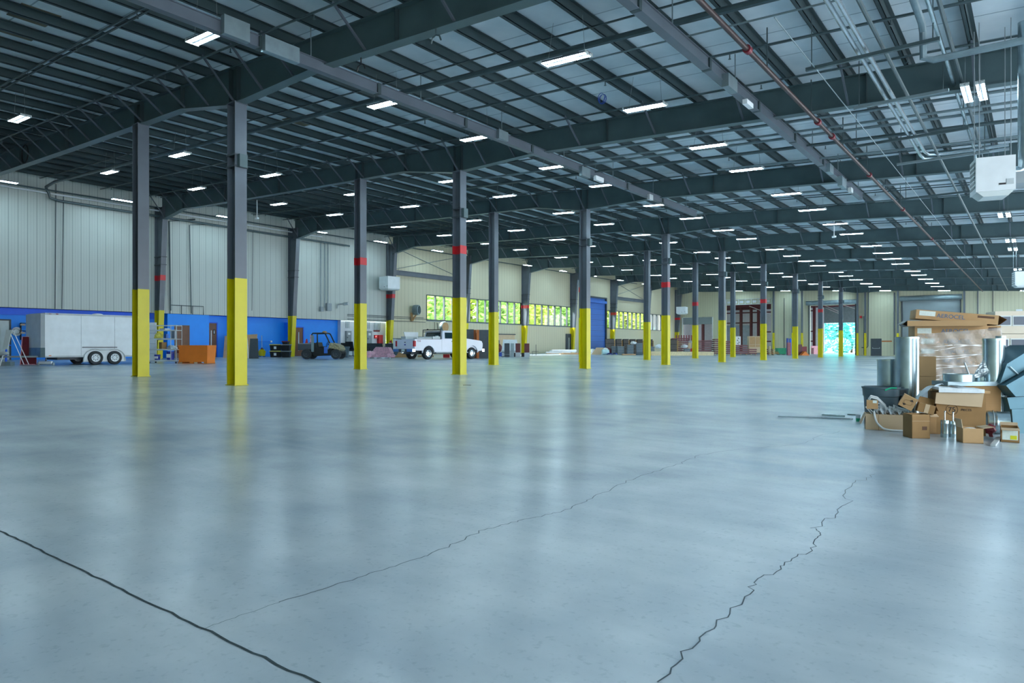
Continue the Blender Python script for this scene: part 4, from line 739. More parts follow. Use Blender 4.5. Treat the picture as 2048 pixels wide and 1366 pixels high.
wallbox(748, 754, 670, 677, 'red', 'small red alarm box with a light on the white wall', 'alarm_box', 'alarm box', .12, parts=False); c = on(752, 673, (1, 0, 0), -16.05); MB().blob(c, (.03, .05, .05)).build('indicator', 'lamp_red', bpy.data.objects['alarm_box']).location = (-bpy.data.objects['alarm_box'].location)
wallbox(754, 762, 670, 688, 'red', 'tall red fire control panel on the white wall', 'fire_control_box', 'fire panel', .2, parts=False); wallbox(747, 759, 660, 663.5, 'red_dark', 'dark red sign above the red boxes', 'wall_sign', 'sign', .03, parts=False)
p = gnd(781.5, 44.3); e = E('fire_extinguisher', 'red fire extinguisher hung on the yellow foot of the fourth wall column', 'fire extinguisher', (p[0], p[1], p[2]+.55)); MB().lathe([(0, 0), (.09, .0), (.09, .4), (.05, .48), (0, .5)], 12).build('cylinder', 'red', e, True); B(-.095, .095, -.1, -.0, .15, .35).build('extinguisher_label', 'white', e); MB().tube([(0, 0, .5), (.06, 0, .55), (.1, 0, .3)], .015, 5).build('hose', 'black', e)
# white equipment cabinet left of truck + pallets behind truck
p = gnd(797, 44); e = E('equipment_cabinet', 'white cabinet on a grey base standing behind the pickup tailgate', 'cabinet', p, A); B(-.35, .35, 0, .5, .42, 1.15).build('cabinet_body', 'white', e); B(-.4, .4, -.05, .5, 0.1, .42).build('base', 'can_grey', e); B(-.37, .37, -.02, .5, 1.15, 1.2).build('top', 'grey', e)
def pallet(loc, rot, label, w=.95, d=.8, m='lumber'):
    e = E('pallet', label, 'pallet', loc, rot)
    for i in range(5): B(-w/2+i*w/5+.01, -w/2+(i+1)*w/5-.03, 0, d, .1, .12).build('deck_board', m, e)
    for y in (0, d/2-.04, d-.08): B(-w/2, w/2, y, y+.08, .02, .1).build('stringer', m, e)
    B(-w/2, -w/2+.1, 0, d, 0, .02).b2(w/2-.1, w/2, 0, d, 0, .02).build('bottom_board', m, e)
pallet(gnd(800, 42), A, 'wooden pallet on the floor behind the pickup tailgate', m='card'); pallet(gnd(850, 44), A, 'wooden pallet seen under the pickup bed', m='card')
o = MB().prism([(-.4, 0), (.4, 0), (.35, .2), (-.2, .3)], 1, 0, .5).build('cardboard_box', 'card'); o.location = vadd(gnd(803, 42.1), (0, .1, .12)); o.rotation_euler = (0, 0, A); tag(o, 'crushed brown carton on the pallet behind the pickup tailgate', 'box')
p = gnd(893, 43.5); o = tag(B(-.2, .2, -.15, .15, 0, .22).build('fuel_can', 'red'), 'red can on the floor seen under the pickup doors', 'can'); o.location = p; o.rotation_euler = (0, 0, A)
# ---- pickup truck.  local x forward, y left; origin at the near (right) rear wheel
q = gnd(855, 39.2); hd = A+math.radians(46.3); tk = E('pickup_truck', 'white crew cab pickup with toolbox and roof rack seen from behind', 'pickup truck', q, hd)
WB, TW, R_ = 3.41, 1.5, .345
# body sides run y = 0 .. TW (left), extend outwards slightly
y0, y1 = -.12, TW+.12
def arch(cx, r, n=10): return [(cx+r*math.cos(a), .36+r*math.sin(a)) for a in [pi-pi*i/n for i in range(n+1)]]
def side(y, th):
    top = 1.13
    poly = [(-1.02, .52)]+[(-.45, .5)]+arch(0, .43)+[(.45, .42), (WB-.46, .42)]+arch(WB, .45)+[(WB+.5, .45), (WB+.82, .5), (WB+.86, .9), (WB+.78, 1.07), (WB-.55, 1.2), (2.35, 1.18), (-1.02, 1.16)]
    return MB().prism(poly, 1, y, y+th)
side(y0, .1).build('right_side', 'truck', tk); side(y1-.1, .1).build('left_side', 'truck', tk)
B(-1.03, -.97, y0+.04, y1-.04, .55, 1.15).build('tailgate', 'truck', tk); B(-.97, .95, y0+.1, y1-.1, .62, .68).build('bed_floor', 'charcoal', tk); B(.9, .96, y0+.1, y1-.1, .6, 1.16).build('bed_front', 'truck', tk)
MB().prism([(WB-.5, .55), (WB+.86, .55), (WB+.86, .92), (WB+.76, 1.1), (WB-.55, 1.24)], 1, y0+.1, y1-.1).build('hood', 'truck', tk)
cab = MB(); X = [1.0, 1.12, 1.28, 2.45, 2.78, 2.95]   # bottom back, roof back ... 
def ringpts(x, z, inset): return [(x, y0+inset, z), (x, y1-inset, z)]
vs = []
prof = [(1.0, 1.15, .0), (2.98, 1.17, .0), (2.55, 1.60, .1), (2.3, 1.66, .13), (1.25, 1.68, .13), (1.1, 1.62, .1)]
for x, z, i in prof: vs += ringpts(x, z, i)
fs = [tuple(range(0, 12, 2)), tuple(range(11, 0, -2))]+[(2*i, 2*i+1, (2*i+3) % 12, (2*i+2) % 12) for i in range(6)]
MB().add(vs, fs).build('cab', 'truck', tk); B(.96, 2.9, y0+.02, y1-.02, .45, 1.16).build('cab_lower', 'truck', tk)
def win(x0, x1, y, nx):
    return [(x0, 1.2), (x1, 1.2), (x1-.1 if nx else x1-.04, 1.56), (x0+.04, 1.56)]
for yy, sgn in ((y0, -1), (y1, 1)):
    for (xa, xb, xc) in ((1.22, 1.85, 1.83), (1.93, 2.75, 2.45)):
        zb, zt = 1.21, 1.56; f = lambda z: yy-sgn*(.0+.1*(z-1.15)/.45)+sgn*.008
        MB().add([(xa, f(zb), zb), (xb, f(zb), zb), (xc, f(zt), zt), (xa+.04, f(zt), zt), (xa, f(zb)-sgn*.01, zb), (xb, f(zb)-sgn*.01, zb), (xc, f(zt)-sgn*.01, zt), (xa+.04, f(zt)-sgn*.01, zt)], [(0,1,2,3),(7,6,5,4),(0,4,5,1),(1,5,6,2),(2,6,7,3),(3,7,4,0)]).build('side_window', 'glass_dark', tk)
MB().add([(1.005, y0+.16, 1.24), (1.005, y1-.16, 1.24), (1.075, y1-.22, 1.57), (1.075, y0+.22, 1.57), (1.03, y0+.16, 1.24), (1.03, y1-.16, 1.24), (1.1, y1-.22, 1.57), (1.1, y0+.22, 1.57)], [(0,1,2,3),(7,6,5,4),(0,4,5,1),(1,5,6,2),(2,6,7,3),(3,7,4,0)]).build('rear_window', 'glass_dark', tk)
MB().add([(2.95, y0+.1, 1.2), (2.95, y1-.1, 1.2), (2.6, y1-.2, 1.58), (2.6, y0+.2, 1.58), (2.99, y0+.1, 1.2), (2.99, y1-.1, 1.2), (2.62, y1-.2, 1.6), (2.62, y0+.2, 1.6)], [(0,1,2,3),(7,6,5,4),(0,4,5,1),(1,5,6,2),(2,6,7,3),(3,7,4,0)]).build('windshield', 'glass_dark', tk)
for x in (0, WB):
    for y in (0.02, TW-.02): wheel(tk, (x, y, R_), R_, .26, rim='chrome', holes=6)
for x in (.98, 1.9, 2.85): B(x-.006, x+.006, y0-.003, y0+.02, .5, 1.15).build('door_gap', 'grey', tk)
for x in (1.72, 2.7): B(x, x+.14, y0-.03, y0, 1.02, 1.06).build('door_handle', 'charcoal', tk)
B(.05+.4, WB-.45, y0-.1, y0+.05, .36, .41).build('running_board', 'grey_lt', tk)
B(-1.2, -.98, y0-.02, y0+.5, .44, .6).b2(-1.2, -.98, y1-.5, y1+.02, .44, .6).build('rear_bumper', 'chrome', tk); B(-1.17, -1.0, y0+.5, y1-.5, .42, .6).build('bumper_step', 'charcoal', tk); B(-1.19, -1.17, y0+.74, y0+1.0, .46, .58).build('license_plate', 'label', tk)
for yy in (y0-.01, y1-.13): B(-1.05, -.94, yy, yy+.14, .74, 1.06).build('tail_light', 'red', tk)
B(-1.045, -1.03, TW/2-.06, TW/2+.06, .95, 1.0).build('tailgate_handle', 'charcoal', tk); MB().blob((-1.035, TW/2, .84), (.01, .09, .04)).build('tailgate_badge', 'pail_blue', tk, True)
text('lettering', 'FX4', .15, 'red_dark', tk, (-.72, y0-.004, 1.04), (pi/2, 0, 0), .002)
B(-.98, .94, y0-.01, y0+.12, 1.155, 1.175).b2(-.98, .94, y1-.12, y1+.01, 1.155, 1.175).build('bed_rail_cap', 'charcoal', tk)
B(.35, .9, y0+.06, y1-.06, 1.1, 1.32).build('toolbox', 'offwhite', tk); B(-.7, .2, y1-.5, y1-.05, 1.15, 1.32).b2(-.8, .3, y0+.1, y0+.4, 1.15, 1.24).build('side_toolbox', 'offwhite', tk)
MB().prism([(-.75, 1.32), (.35, 1.32), (.2, 1.33), (.2, 1.58), (-.85, 1.58)], 1, y1-.52, y1-.48).build('toolbox_lid', 'white', tk)
MB().tube([(.93, y0+.06, 1.15), (.93, y0+.06, 1.72), (.93, y1-.06, 1.72), (.93, y1-.06, 1.15)], .03, 6).tube([(.93, y0+.06, 1.62), (.93, y1-.06, 1.62)], .02, 6).build('headache_rack', 'black', tk)
MB().tube([(.9, y0+.25, 1.7), (.85, y0+.27, 2.12)], .022, 6).tube([(1.3, TW*.62, 1.7), (1.3, TW*.62, 2.2)], .014, 6).build('antenna', 'black', tk); MB().cyl((.93, TW*.75, 1.72), (.93, TW*.75, 1.79), .05, 10).build('beacon', 'black', tk)
MB().cyl((.75, y0+.18, 1.32), (.75, y0+.18, 1.36), .1, 12).build('reel_base', 'offwhite', tk)
MB().blob((2.55, y0-.16, 1.25), (.06, .1, .11)).build('side_mirror', 'black', tk, True); B(WB+.8, WB+1.0, y0-.02, y1+.02, .42, .6).build('front_bumper', 'chrome', tk); B(WB+.82, WB+.88, y0+.02, y0+.3, .72, .95).b2(WB+.82, WB+.88, y1-.3, y1-.02, .72, .95).build('headlight', 'offwhite', tk)
B(-.9, WB+.5, .35, TW-.35, .3, .5).build('chassis', 'charcoal', tk); MB().tube([(0, 0, R_), (0, TW, R_)], .06, 8).tube([(WB, 0, R_), (WB, TW, R_)], .06, 8).build('axle', 'charcoal', tk); MB().blob((-1.28, TW/2, .4), (.05, .05, .05)).bar((-1.3, TW/2, .38), (-1.0, TW/2, .4), .05).build('tow_hitch', 'chrome', tk)
# ---- standing door slabs
hd_ = A+.1
for i, (x, Z, w, m, l, hh) in enumerate(((938, 43.4, .6, 'charcoal', 'tall dark standing door slab just right of the fourth yellow column', 1.82), (948, 43.6, .28, 'wood_edge', 'orange wood edged slab standing between the dark ones', 1.8), (955, 43.3, .16, 'wood_edge', 'narrow orange wood edged slab standing beside the widest dark slab', 1.6), (968, 43.2, .62, 'charcoal', 'wide charcoal door slab standing with an orange wood edge', 1.8))):
    p = gnd(x, Z); e = E('door_slab', l, 'door slab', p, hd_); B(-w/2, w/2, 0, .3, 0, hh).build('slab', m, e)
    if m == 'charcoal': B(-w/2-.16, -w/2, -.0, .3, 0, hh).build('wood_edge', 'wood_edge', e)
# ---- machines and cabinets by the windows
p = gnd(998, 46.6); e = E('cloth_cart', 'low cart with brown cloths piled over a blue tub beside the fifth column', 'cart', p, A); B(-.2, .2, -.15, .15, .05, .32).build('tub', 'tarp_blue', e); MB().blob((0, 0, .62), (.2, .18, .28), 12, 8, .18).build('cloth_pile', 'brown_fabric', e); MB().tube([(.25+.16*math.cos(a), -.1, .18+.16*math.sin(a)) for a in [2*pi*i/14 for i in range(14)]], .02, 5, True).build('wheel', 'charcoal', e)
p = gnd(992, 48.5); e = E('grey_locker', 'narrow grey blue cabinet half hidden behind the fifth yellow column', 'cabinet', p, A); B(-.2, .25, 0, .4, 0, 1.15).build('cabinet_body', 'can_grey', e); B(.0, .01, -.01, 0, .05, 1.1).build('door_gap', 'black', e)
p = gnd(1017, 50.5); e = E('machine_hood', 'pale glassy machine hood behind the row of cabinets', 'machine', p, A); MB().prism([(-.5, .4), (.75, .4), (.62, 1.2), (-.4, 1.22)], 1, 0, .5).build('hood', 'plastic_white', e); B(-.6, .6, .05, .5, 0, .4).build('base', 'grey_lt', e)
for i, (x, w, hb, c, l) in enumerate(((1014, .36, .0, 'charcoal', 'charcoal cabinet, first of the low row under the windows'), (1024.5, .24, .0, 'galv_dull', 'silvery cabinet, second of the low row under the windows'), (1036, .36, .3, 'brown_fabric', 'cabinet with a dark red brown screen on a grey base, third of the low row'), (1054, .38, .3, 'brown_fabric', 'cabinet with a dark red brown screen on a grey base, last of the low row'))):
    p = gnd(x, 47.3+i*.3); e = E('low_cabinet', l, 'cabinet', p, A)
    if hb: B(-w/2, w/2, 0, .35, 0, .31).build('base', 'grey_lt', e); B(-w/2+.01, w/2-.02, .02, .3, .31, .95).build('screen', c, e); B(-w/2-.2, -w/2, .02, .3, .0, .28).build('dark_opening', 'black', e)
    else: B(-w/2, w/2, 0, .35, 0, .95).build('cabinet_body', c, e); B(-w/2, w/2, -.01, 0, .17, .19).build('seam', 'grey', e)
c = on(1010, 668, (1, 0, 0), WX+.04); tag(B(WX, WX+.12, c[1]-2.3, c[1]+1.4, 1.95, 2.02).build('door_header_bar', 'charcoal'), 'dark bar over the blocked doorway under the windows', 'bar'); tag(B(WX+.001, WX+.05, c[1]-1.9, c[1]+1.35, fz(WX), 1.95).build('blocked_doorway', 'card_light'), 'beige filled in doorway under the windows behind the cabinets', 'panel')
p = gnd(1072, 54); e = E('pipe_stand', 'thin metal stand with pipes on the floor by the wall beyond the cabinets', 'stand', p, A); MB().tube([(0, 0, 0), (0, 0, .85)], .02, 6).tube([(-.3, 0, .3), (.2, 0, .3)], .015, 6).tube([(-.3, 0, 0), (-.3, 0, .3)], .015, 6).build('frame', 'charcoal', e)
# long white pipes on timber
for i, (xa, xb, Z, z) in enumerate(((1100, 1150, 60.5, .22), (1104, 1152, 60.2, .3), (1092, 1140, 59.8, .12))):
    a = gnd(xa, Z); b_ = gnd(xb, Z+1.5); tag(MB().tube([(a[0], a[1], a[2]+z), (b_[0], b_[1], b_[2]+z)], .09, 10).build('white_pipe', 'white', None, True), 'long white pipe lying in the pile by the dark door, %s' % ('middle', 'upper', 'lower')[i], 'pipe')
for i, (xa, xb, Z, z, c) in enumerate(((1093, 1160, 59.3, .06, 'ply'), (1120, 1168, 58.8, .03, 'card'), (1125, 1175, 59.6, .1, 'ply'))):
    a = gnd(xa, Z); b_ = gnd(xb, Z+1.2); tag(MB().bar((a[0], a[1], a[2]+z), (b_[0], b_[1], b_[2]+z), .25, .05).build('timber_board', c), 'pale timber board under the white pipes, %s' % ('left', 'nearest', 'right')[i], 'board')
# insulation heap before the blue door
for i, (x, Z, w, h, c, r, l) in enumerate(((1187, 60.5, .75, .5, 'insul_white', .3, 'white insulation roll at the left of the heap before the blue roller door'), (1197, 60, .95, .62, 'card_light', .35, 'pale brown board tilted on the heap before the blue roller door'), (1212, 61.5, .55, .62, 'insul_white', 0, 'white bundle on top of the heap before the blue roller door'), (1217, 62, .7, .62, 'brown_fabric', 0, 'reddish pile behind the light blue roll'))):
    p = gnd(x, Z)
    if i in (1,): o = MB().prism([(-w/2-.15, 0), (w/2-.25, 0), (w/2, h), (-w/2+.3, h)], 1, 0, .12).build('tilted_board', c)
    else: o = MB().blob((0, .3, h*.45), (w/2, .35, h*.55), 14, 8, .06, .8).build('insulation_bundle', c, None, True)
    o.location = p; o.rotation_euler = (0, 0, A); tag(o, l, 'board' if i == 1 else 'bundle')
p = gnd(1211, 59.8); mk('aqua', '#bfe6ea', .6); o = MB().cyl((-.28, 0, .24), (.28, .1, .24), .23, 16).build('foam_roll', 'aqua', None, True); o.location = p; o.rotation_euler = (0, 0, A); tag(o, 'light blue foam roll before the blue roller door', 'roll')
p = gnd(1224, 59.5); o = MB().grid(lambda u, v: ((u-.5)*.9, (v-.5)*.6, .1+.08*math.sin(u*12+v*4)*math.cos(v*7)), 14, 8).build('blue_tarp', 'tarp_blue', None, True); o.location = p; o.rotation_euler = (0, 0, A); tag(o, 'crumpled blue tarp beside the light blue roll', 'tarp')
# stacks of grey plastic crates: every crate in a stack is a thing
def crate(): 
    e = E('plastic_crate', '', 'crate', (0, 0, 0)); B(-.27, .27, 0, .42, 0.01, .115).build('crate_body', 'bin_stack', e); B(-.29, .29, -.02, .44, .115, .145).build('rim', 'grey', e); return e
proto_c = crate(); usedc = [0]
def cstack(x, Z, n, nm):
    for k in range(n):
        o = proto_c if usedc[0] == 0 else copy_tree(proto_c); usedc[0] = 1; q = gnd(x, Z); o.location = (q[0], q[1], q[2]+k*.15); o.rotation_euler = (0, 0, A+random.uniform(-.04, .04))
        o['label'] = 'grey plastic crate, %s from the floor in the %s' % (ORD[k], nm); o['group'] = 'stacked grey plastic crates'
for i, (x, Z, n) in enumerate(((1230, 61.8, 5), (1242, 61.2, 5), (1261, 61, 6), (1279, 61, 7), (1303, 62.5, 5), (1375, 62.5, 4))): cstack(x, Z, n, '%s stack from the blue roller door' % ORD[i])
for i, x in enumerate((1220, 1238, 1252, 1266, 1280, 1300, 1345)):
    p = gnd(x, 66.5 if i < 6 else 62.5); w = .8 if i == 0 else .5 if i < 6 else .8; e = E('brown_crate', 'tall dark crate before the farther windows, %s from the blue roller door' % ORD[i], 'crate', p, A); B(-w/2, w/2, 0, .7, 0, 1.42).build('crate_body', 'crate_brown', e)
    for z in (.0, .45, .95, 1.38): B(-w/2-.02, w/2+.02, -.02, .0, z, z+.05).build('slat', 'black', e)
    B(w/2, w/2+.1, .0, .5, 0, 1.3).build('side_board', 'card_dark', e)
pallet(gnd(1259, 58.6), A, 'wooden pallet on the floor before the grey crate stacks', 1.1, .7, 'ply')
for i, (x, Z, z, h) in enumerate(((1265, 61, .92, .24), (1315, 63, .55, .35), (1367, 63, .62, .3))):
    p = gnd(x, Z); o = MB().blob((0, .2, h*.5), (.32, .25, h*.6), 12, 7, .15, .8).build('plastic_bag', 'insul_white'); o.location = vadd(p, (0, 0, z+.02)); tag(o, 'white plastic bag heaped on the %s' % ('third crate stack', 'fifth crate stack', 'dark crates beyond the seventh column')[i], 'bag')
# long lumber on the floor
for i, (xa, xb, Z0, Z1, z, hh) in enumerate(((1300, 1327, 59, 60, .0, .36), (1338, 1425, 59.6, 63.2, .0, .34), (1340, 1420, 60.4, 64, .0, .3))):
    a = gnd(xa, Z0); b_ = gnd(xb, Z1); tag(MB().bar((a[0], a[1], a[2]+hh/2), (b_[0], b_[1], b_[2]+hh/2), .3, hh).build('lumber_bundle', 'lumber'), 'long pale lumber bundle on the floor at the seventh and eighth columns, %s one' % ('left', 'front', 'rear')[i], 'lumber')
# stacks of maroon racking
def rack(x, Z, w, n, h0, l):
    p = gnd(x, Z); e = E('rack_stack', l, 'rack stack', p, A)
    for k in range(n): B(-w/2+random.uniform(-.06, .06), w/2+random.uniform(-.06, .06), 0, .9, h0+k*.19, h0+k*.19+.09).build('beam_layer', 'maroon', e); 
    for k in range(n): B(-w/2+.05, w/2-.05, .02, .9, h0+k*.19+.09, h0+k*.19+.125).build('spacer_layer', 'maroon_lt', e)
    for x_ in (-w/2+.1, 0, w/2-.1): B(x_-.04, x_+.04, .05, .15, 0, h0+.02).build('foot', 'lumber', e)
for i, (x, Z, w, n, h0) in enumerate(((1362, 66, 1.5, 8, .12), (1407, 67, 1.7, 7, .12), (1440, 66.5, 1.05, 8, .1), (1458, 67.5, .8, 7, .1), (1482, 68, 1.3, 5, .1), (1503, 68.2, 1.1, 3, .1), (1538, 71, 1.3, 3, .08))): rack(x, Z, w, n, h0, 'stack of maroon steel racking, %s from the far corner' % ORD[i])
for i, x in enumerate(range(1353, 1390, 5)): p = gnd(x, 68); tag(MB().bar((p[0], p[1], 1.55), (p[0], p[1], 2.1), .1, .1).build('rack_upright', 'maroon_lt'), 'maroon rack upright end sticking up over the leftmost racking stack', 'rack upright', 'maroon uprights on the racking')
p = gnd(1385, 65); e = E('orange_machine', 'small dark orange machine before the maroon racking', 'machine', p, A); MB().blob((0, .2, .3), (.3, .25, .32)).build('housing', 'red', e, True); B(-.3, .3, 0, .4, 0, .12).build('base', 'charcoal', e)
for i, (x, w) in enumerate(((1379, .3), (1387, .3))): p = gnd(x, 66); o = tag(B(-w/2, w/2, 0, .2, .45, 1.15).build('carton', 'card_light'), 'pale brown carton standing over the orange machine, %s one' % ('left', 'right')[i], 'box'); o.location = p; o.rotation_euler = (0, 0, A)
p = gnd(1476, 69.5); o = tag(B(-.28, .28, 0, .1, .95, 1.85).build('poster_board', 'white'), 'white board with dark marks behind the racking near the wide opening', 'board'); o.location = p; o.rotation_euler = (0, 0, A)
for dx, dz in ((.05, 1.65), (-.05, 1.45), (.1, 1.25), (0, 1.1)): MB().bx((dx, -.01, dz), (.14, .01, .07), (0, .6, 0)).build('mark', 'ink', o)
p = gnd(1511, 70.2); e = E('wood_cabinet', 'open wooden cabinet with tan panels in the wide opening', 'cabinet', p, A); B(-.62, .62, .05, .5, .8, 1.85).build('back_panel', 'card', e); B(-.66, .66, 0, .52, 1.82, 1.9).b2(-.66, -.6, 0, .5, .2, 1.82).b2(.6, .66, 0, .5, .2, 1.82).b2(-.03, .03, .02, .06, .2, 1.82).b2(-.6, .6, .02, .06, 1.0, 1.06).b2(-.6, .6, .0, .5, .2, .8).build('frame', 'card_light', e)
p = gnd(1549, 70.5); e = E('timber_pile', 'small pile of timber and cartons left of the green bin', 'timber', p, A); B(-.5, .5, 0, .5, .1, .2).b2(-.4, .45, .05, .5, .25, .33).build('boards', 'card_dark', e); B(-.5, -.4, 0, .5, 0, .9).b2(-.1, 0, 0, .5, 0, .6).build('posts', 'lumber', e)
p, w_, hz, s = spot(1555, 1573, 709.3); e = E('green_bin', 'green plastic bin on the floor near the open far doorway', 'bin', p, A); w = .48
MB().add([(-w+.06,0,.05),(w-.06,0,.05),(w-.06,.6,.05),(-w+.06,.6,.05),(-w,-.04,.68),(w,-.04,.68),(w,.65,.68),(-w,.65,.68)], [(0,3,2,1),(4,5,6,7),(0,1,5,4),(1,2,6,5),(2,3,7,6),(3,0,4,7)]).build('bin_body', 'green', e); B(-w-.03, w+.03, -.07, .68, .64, .7).build('rim', 'green', e); B(-.35, -.2, 0, .6, 0, .05).b2(.2, .35, 0, .6, 0, .05).build('skid', 'charcoal', e)
for i, (x, Z, w, h, c, l, n) in enumerate(((1576, 71.5, .12, 1.75, 'tarp_blue', 'tall blue and white panel end standing behind the green bin', 'panel'), (1582, 70.4, .1, 1.7, 'blue_dark', 'blue panel end standing at a post near the open doorway', 'panel'), (1579, 69.5, .3, 1.3, 'maroon_lt', 'brownish wrapped bundle standing between two yellow columns', 'bundle'), (1600, 70, .45, 1.1, 'maroon', 'maroon crate stack beside the open far doorway', 'crate'), (1609, 71, .5, .9, 'red_dark', 'dark red board leaning beside the open far doorway', 'board'))):
    p = gnd(x, Z); o = tag(B(-w/2, w/2, 0, .3, 0.0, h).build(('panel_end', 'panel_end', 'wrapped_bundle', 'maroon_crate', 'leaning_board')[i], c), l, n); o.location = p; o.rotation_euler = (0, 0, A)
p = gnd(1611, 69.3); o = MB().prism([(-.42, 0), (.42, 0), (0, .42)], 1, 0, .6).build('yellow_ramp', 'orange'); o.location = p; o.rotation_euler = (0, 0, A); tag(o, 'small yellow triangular wedge on the floor by the open far doorway', 'wedge')
for i, (x, Z, h) in enumerate(((1629, 84, .95), (1634, 82, .7))): p = far(x, Z); o = tag(B(-.4, .4, 0, .6, 0, h).build('carton', 'pink'), 'pinkish carton in the shed seen through the open doorway, %s one' % ('taller left', 'lower right')[i], 'box'); o.location = (p[0], p[1], fz(p[0])); o.rotation_euler = (0, 0, A)
p = gnd(957, 27.6); q = fp(926, 771); o = tag(MB().tube([(0, 0, .01), (.08, .01, .012), (.2, -.01, .01)], .006, 5).build('stick', 'black'), 'tiny dark stick lying on the floor in front of the fourth column', 'debris'); o.location = (q[0], q[1], fz(q[0])); o.rotation_euler = (0, 0, A)
# ================================================================ the heap of boxes and sheet metal at the right
def carton(name, xl, xr, yt, yb, dep, label, m='card', Z=None, rot=0, flaps='', tape=False, dz=0, cat='box', zabs=None, cols=None):
    """a cardboard box; flaps: letters f/b/l/r open and lean out, none = closed"""
    p, w, hz, s = spot(xl, xr, yb, Z); h = hz(yt); w /= math.cos(rot)-((xl+xr)/2-1024)/F*math.sin(rot)
    if Z is not None: z0 = hz(yb)
    else: z0 = 0
    if Z is not None: h = hz(yt)-hz(yb); p = (p[0], p[1], p[2]+z0)
    e = E(name, label, cat, p, A+rot); t = .008
    if flaps:
        b = B(-w/2, w/2, 0, t, 0, h).b2(-w/2, w/2, dep-t, dep, 0, h).b2(-w/2, -w/2+t, t, dep-t, 0, h).b2(w/2-t, w/2, t, dep-t, 0, h).b2(-w/2, w/2, 0, dep, 0, t); b.build('body', m, e)
    else: B(-w/2, w/2, 0, dep, 0, h).build('body', m, e)
    fl_ = min(dep, w)*.5
    for c in flaps:
        a = math.radians({'f': 110, 'b': 60, 'l': 75, 'r': 100}[c]) if not cols else math.radians(cols.get(c, 90))
        if c == 'f': q = MB().add([(-w/2,0,h),(w/2,0,h),(w/2,-fl_*math.sin(a),h+fl_*math.cos(a)),(-w/2,-fl_*math.sin(a),h+fl_*math.cos(a))], [(0,1,2,3)])
        if c == 'b': q = MB().add([(-w/2,dep,h),(w/2,dep,h),(w/2,dep+fl_*math.sin(a),h+fl_*math.cos(a)),(-w/2,dep+fl_*math.sin(a),h+fl_*math.cos(a))], [(0,1,2,3)])
        if c == 'l': q = MB().add([(-w/2,0,h),(-w/2,dep,h),(-w/2-fl_*math.sin(a),dep,h+fl_*math.cos(a)),(-w/2-fl_*math.sin(a),0,h+fl_*math.cos(a))], [(0,1,2,3)])
        if c == 'r': q = MB().add([(w/2,0,h),(w/2,dep,h),(w/2+fl_*math.sin(a),dep,h+fl_*math.cos(a)),(w/2+fl_*math.sin(a),0,h+fl_*math.cos(a))], [(0,1,2,3)])
        fo = q.build('flap', 'card_light', e); sm = fo.modifiers.new('thickness', 'SOLIDIFY'); sm.thickness = .008
    if tape: B(-.03, .03, -.002, dep, h, h+.002).build('packing_tape', 'card_light', e)
    e['w'] = w; e['h'] = h
    return e, w, h, s
ZS = 10.9; RS = -.36; RF = math.cos(RS)-.65*math.sin(RS)
# pallet load of long cartons
lv = [(673, 652, 1828, 2000), (694, 673, 1836, 1998), (713, 694, 1836, 1998), (733, 713, 1836, 1992), (752, 733, 1836, 1992), (773, 752, 1836, 1990), (796, 773, 1836, 1990)]
names = ['topmost of the wrapped stack, its printed side clear of the film', 'second from the top of the wrapped stack', 'third from the top of the wrapped stack', 'fourth from the top of the wrapped stack', 'fifth from the top of the wrapped stack', 'sixth from the top of the wrapped stack', 'lowest of the wrapped stack']
for i, (yb, yt, xl, xr) in enumerate(lv):
    e, w, h, s = carton('cardboard_box', xl, xr, yt, yb, .55, 'long brown carton, %s' % names[i], 'card', ZS+.01*i, rot=RS)
    if i < 5:
        B(-w*.47, -w*.3, -.003, 0, h*.3, h*.82).build('paper_label', 'label', e); text('print', 'AEROCEL', h*.55, 'ink_blue', e, (-w*.02, -.002, h*.5), (pi/2, 0, 0), .001)
        B(w*.36, w*.46, -.002, 0, h*.55, h*.85).build('print_block', 'ink_brown', e)
# two loose ones on top, the upper one tilted
def longbox(cx, cy, wpx, hpx, tilt, label, dz=0, Z=ZS):
    p = far(cx, Z, cy); s = Z/F; w, h = wpx*s/RF, hpx*s
    e = E('cardboard_box', label, 'box', p, (0, 0, A)); e.rotation_mode = 'XYZ'
    e.rotation_euler = (Matrix.Rotation(A+RS, 4, 'Z') @ Matrix.Rotation(tilt, 4, 'Y')).to_euler()
    B(-w/2, w/2, 0, .5, -h/2, h/2).build('body', 'card', e); return e, w, h
e, w, h = longbox(1913, 634, 166, 18.5, math.radians(6.0), 'long printed carton tilted on the very top of the heap, torn at its right end')
B(-w*.46, -w*.26, -.003, 0, -h*.12, h*.4).build('paper_label', 'label', e); text('print', 'AEROCEL', h*.62, 'ink_blue', e, (-w*.07, -.002, -h*.02), (pi/2, 0, 0), .001); B(w*.25, w*.45, -.002, 0, h*.1, h*.34).build('print_block', 'ink_brown', e)
MB().add([(w/2, 0, h/2), (w/2, .5, h/2), (w/2+.09, .5, h*.05), (w/2+.11, 0, .02), (w/2+.02, 0, -h/2), (w/2+.03, .5, -h/2)], [(0,1,2,3), (3,2,5,4)]).build('torn_flap', 'card_dark', e)
e, w, h = longbox(1893, 646.5, 160, 11, math.radians(.5), 'plain long carton lying flat right under the tilted printed one', Z=10.75)
MB().add([(-w/2, 0, h/2), (-w/2, .5, h/2), (-w/2-.06, .5, -.0), (-w/2-.08, 0, -.02), (-w/2-.0, 0, -h/2), (-w/2, .5, -h/2)], [(0,1,2,3), (3,2,5,4)]).build('torn_flap', 'black', e)
